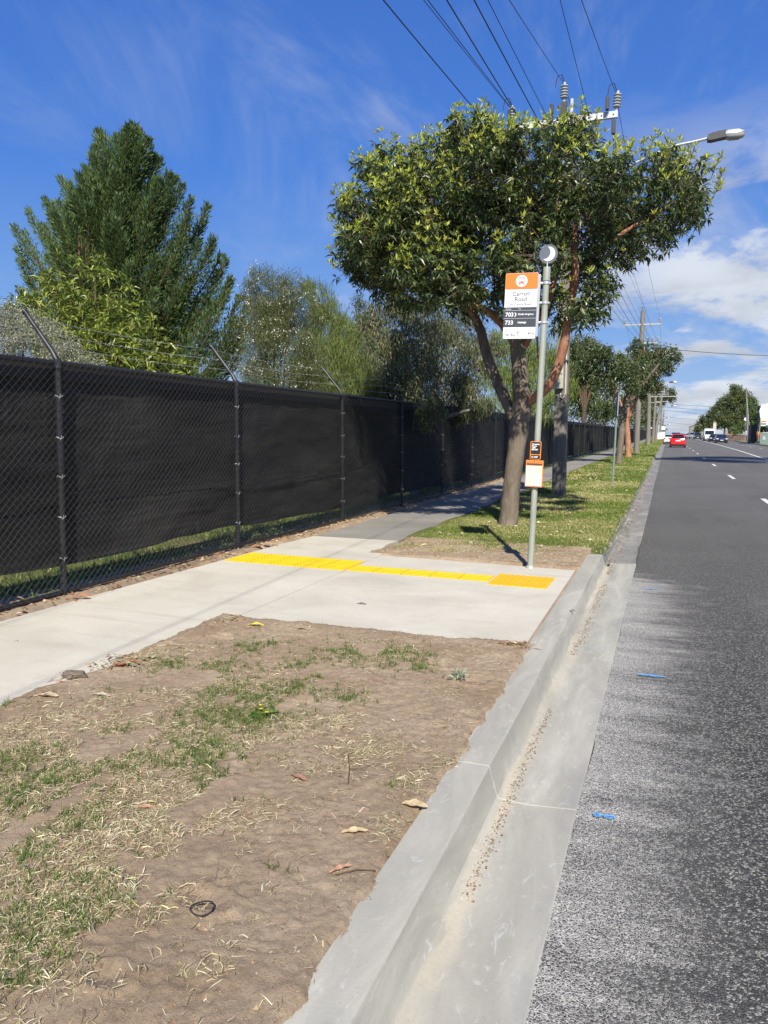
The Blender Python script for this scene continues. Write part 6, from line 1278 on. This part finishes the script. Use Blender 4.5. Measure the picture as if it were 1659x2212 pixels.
car('sedan_car', 'leftmost pale silver car of the distant oncoming traffic', 'car', 1487, 275, silv, 'sedan', 'toward', 'oncoming cars', gy=938)
car('sedan_car', 'grey car farthest away near the end of the road', 'car', 1474, 300, drk, 'sedan', 'away', gy=937)

# ================================================================ ACROSS THE ROAD
root = empty('utility_pole', (at(1616, 948, 150).x, 150, 0)); tag(root, 'leaning grey power pole across the road left of the white canopy', 'power pole')
X0 = root.location.x; tp = at(1612, 838, 150); m = MB(); m.tube([(0, 0, -.2), ((tp.x - X0) * .5, 0, tp.z * .5), (tp.x - X0, 0, tp.z)], [.20, .17, .13], MATS['pole_timber'], 10); m.build('shaft', root, True)
m = MB(); m.tube([(.14, -.16, .2), (.0, -.18, 3.3), (-.08, -.18, 3.6), ((tp.x - X0) * .8, -.17, tp.z * .8)], .07, alum, 6); m.build('conduit', root, True)
MB().box((-.5, -.3, 1.2), (-.22, -.05, 1.9), alum, .02).build('switch_box', root); MB().box((.2, -.3, 1.2), (.5, -.05, 2.4), galv, .02).build('switch_box', root)
root = empty('traffic_sign', (at(1609, 948, 156).x, 156, 0)); tag(root, 'small round white sign on a pole left of the leaning power pole', 'sign')
MB().tube([(0, 0, -.1), (0, 0, 3.4)], .04, galv, 8).build('post', root, True); MB().lathe([(.001, -.01), (.26, -.01), (.26, .01), (.001, .01)], swhite, 20, Matrix.Translation((0, -.06, 3.3)) @ Matrix.Rotation(PI / 2, 4, 'X')).build('sign_face', root)
MB().box((-.18, -.07, 1.9), (.18, -.05, 2.3), slate).build('lower_plate', root)
xs_ = at(1638, 955, 130).x
root = empty('bus_stop_sign', (xs_, 130, 0)); tag(root, 'distant bus stop sign across the road in front of the dark hoarding', 'bus stop')
MB().tube([(0, 0, -.1), (.12, 0, 3.25)], .05, MATS['pole_paint'], 8).build('pole', root, True)
MB().box((.20, -.02, 2.25), (.78, .02, 2.95), swhite).build('route_panel', root); MB().box((.20, -.03, 2.72), (.78, -.021, 2.95), orange).build('header', root); MB().box((.20, -.03, 2.42), (.78, -.021, 2.60), slate).build('route_field', root)
MB().box((-.08, -.08, 1.1), (.16, -.04, 1.5), orange2).build('phone_plaque', root); MB().box((-.10, -.1, .75), (.20, -.05, 1.08), simple('sign_red', (.55, .06, .05), .5, 0, .05, 9)).build('timetable_case', root)
xb = at(1627, 955, 136).x
root = empty('hoarding', (xb, 136, 0)); tag(root, 'black hoarding panel with a steel end post at the edge of the far verge', 'hoarding')
MB().box((-.35, -.3, -.05), (.35, 3.5, 2.35), simple('hoarding_black', (.02, .022, .025), .6, 0, .2, 3)).build('panel', root); MB().box((.42, -.35, -.05), (.52, -.25, 2.5), galv).build('post', root)
xn = at(1650, 957, 128).x
root = empty('litter_bin', (xn, 128, 0)); tag(root, 'grey green roadside bin under the white canopy across the road', 'bin'); bng = simple('bin_green', (.16, .22, .20), .6, .1, .15, 6)
m = MB(); m.prism([(-.52, 0), (.52, 0), (.60, 1.35), (-.56, 1.35)], -.4, .4, bng); m.build('bin_body', root); MB().prism([(-.60, 1.35), (.64, 1.35), (.60, 1.50), (-.20, 1.45)], -.45, .45, alum).build('lid', root); MB().box((-.2, -.42, .5), (.1, -.405, .95), alum).build('bin_label', root)
# building with a white canopy at the right edge
x0 = at(1641, 900, 134).x
root = empty('shop_building', (x0, 134, 0)); tag(root, 'white canopied building cut by the right edge of the picture', 'building')
cw = simple('canopy_white', (.80, .80, .78), .6, 0, .04, 2)
m = MB(); m.prism([(.1, 2.5), (-.2, 4.2), (.0, 5.0), (2.2, 5.4), (16, 5.6), (16, 2.2), (1.6, 2.2)], -1.5, -.6, cw); m.build('canopy', root)
m = MB(); m.box((1.5, -.5, 5.3), (16, .3, 8.1), cw); m.build('upper_wall', root); m = MB(); m.box((1.3, .2, 0), (16, 6.5, 2.6), simple('shop_dark', (.035, .035, .035), .6, 0, .2, 1)); m.build('shopfront', root)
m = MB(); m.box((1.6, -1.53, 4.0), (3.6, -1.505, 4.1), dkmetal); m.box((1.0, -1.53, 3.1), (2.6, -1.505, 3.15), dkmetal); m.build('canopy_sign', root)
root = empty('garden_wall', (at(1600, 945, 180).x, 180, 0)); tag(root, 'low brown wall below the trees across the road', 'wall'); bw = simple('wall_brown', (.12, .085, .065), .8, 0, .25, 2)
MB().box((-4.2, -.2, -.05), (4.2, .2, 1.0), bw).build('wall_body', root); MB().box((-4.3, -.26, 1.0), (4.3, .26, 1.1), MATS['footing']).build('coping', root)
root = empty('wheelie_bin', (at(1582, 945, 198).x, 198, 0)); tag(root, 'orange box beside the low brown wall across the road', 'bin'); ob = simple('orange_box', (.62, .34, .14), .6, 0, .1, 3)
MB().prism([(-.5, 0), (.5, 0), (.62, 1.3), (.2, 1.55), (-.45, 1.25)], -.4, .4, ob).build('bin_body', root); MB().box((-.75, -.3, .0), (-.52, .3, 1.1), MATS['sign_red']).build('bin_side', root)
root = empty('concrete_post', (at(1543, 935, 315).x, 315, 0)); tag(root, 'pale concrete post standing between the white van and the trees', 'post'); MB().box((-.32, -.3, 0), (.32, .3, 3.4), MATS['new_concrete'], .04).build('shaft', root); MB().box((-.36, -.34, 3.4), (.36, .34, 3.5), MATS['footing']).build('cap', root)
root = empty('tree_stump_rock', (at(1568, 945, 228).x, 228, 0)); root.name = 'boulder'; tag(root, 'tall grey boulder behind the navy sedan', 'boulder')
bm = bmesh.new(); bmesh.ops.create_icosphere(bm, subdivisions=3, radius=1)
for v in bm.verts: v.co = Vector((v.co.x * .38 * (1 - v.co.z * .3), v.co.y * .4, 1.0 + v.co.z * 1.1)) * (1 + random.uniform(-.03, .03))
me = bpy.data.meshes.new('stone'); bm.to_mesh(me); bm.free(); me.materials.append(MATS['old_gutter']); link('stone', me, root)
# shop awning at the far left of the road
root = empty('shopfront', (-8.3, 420, 0)); tag(root, 'dark shopfront with a white fascia at the far left end of the road', 'building')
MB().box((-3, 0, 0), (2.2, 12, 4.2), MATS['shop_dark']).build('front_wall', root); MB().prism([(-3, 4.0), (2.8, 4.0), (2.8, 4.5), (1.5, 5.4), (-3, 5.6)], -.5, 12, bw).build('roof', root); MB().box((-.2, -.62, 3.6), (2.9, -.5, 4.2), cw).build('fascia', root)
for i, (px, w_, h_) in enumerate(((1422.5, .55, 1.6), (1430.5, .6, 1.7), (1432, .5, 3.2))):
    Y = 190 + i * 14; r_ = empty('letter_box', (at(px, 935, Y).x, Y, 0)); tag(r_, ('low pale box beside the verge at the far left', 'second pale box right of the first at the far left', 'taller pale sign board at the far end of the left verge')[i], ('box', 'box', 'sign board')[i])
    MB().box((-w_, -.3, (0 if i < 2 else h_ - .9)), (w_, .3, h_), cw, .03).build('panel', r_)
    if i == 2: MB().tube([(0, 0, -.1), (0, 0, h_ - .9)], .08, galv, 8).build('post', r_)
    else: MB().box((-w_ - .05, -.35, h_), (w_ + .05, .35, h_ + .12), MATS['footing'], .02).build('lid', r_)
r_ = empty('white_house', (at(1503, 925, 545).x, 545, 0)); tag(r_, 'pale gabled house far beyond the oncoming traffic', 'house')
MB().prism([(-2, 0), (3, 0), (3, 2.2), (.8, 4.0), (-2, 3.0)], 0, 6, MATS['old_path']).build('wall', r_); MB().prism([(-2.3, 3.0), (.8, 4.3), (3.3, 2.4), (3.3, 2.2), (.8, 4.0), (-2.3, 2.9)], -.3, 6.3, MATS['footing']).build('roof', r_)

for nm, k in (('hoarding', 1.22), ('litter_bin', 1.15), ('shop_building', 1.19), ('garden_wall', 1.2), ('wheelie_bin', 1.28), ('boulder', 1.45), ('concrete_post', 1.75), ('white_house', 1.9), ('shopfront', 1.8), ('traffic_sign', 1.25), ('bus_stop_sign.001', 1.18)):
    o = bpy.data.objects[nm]; o.scale = (k, k, k)
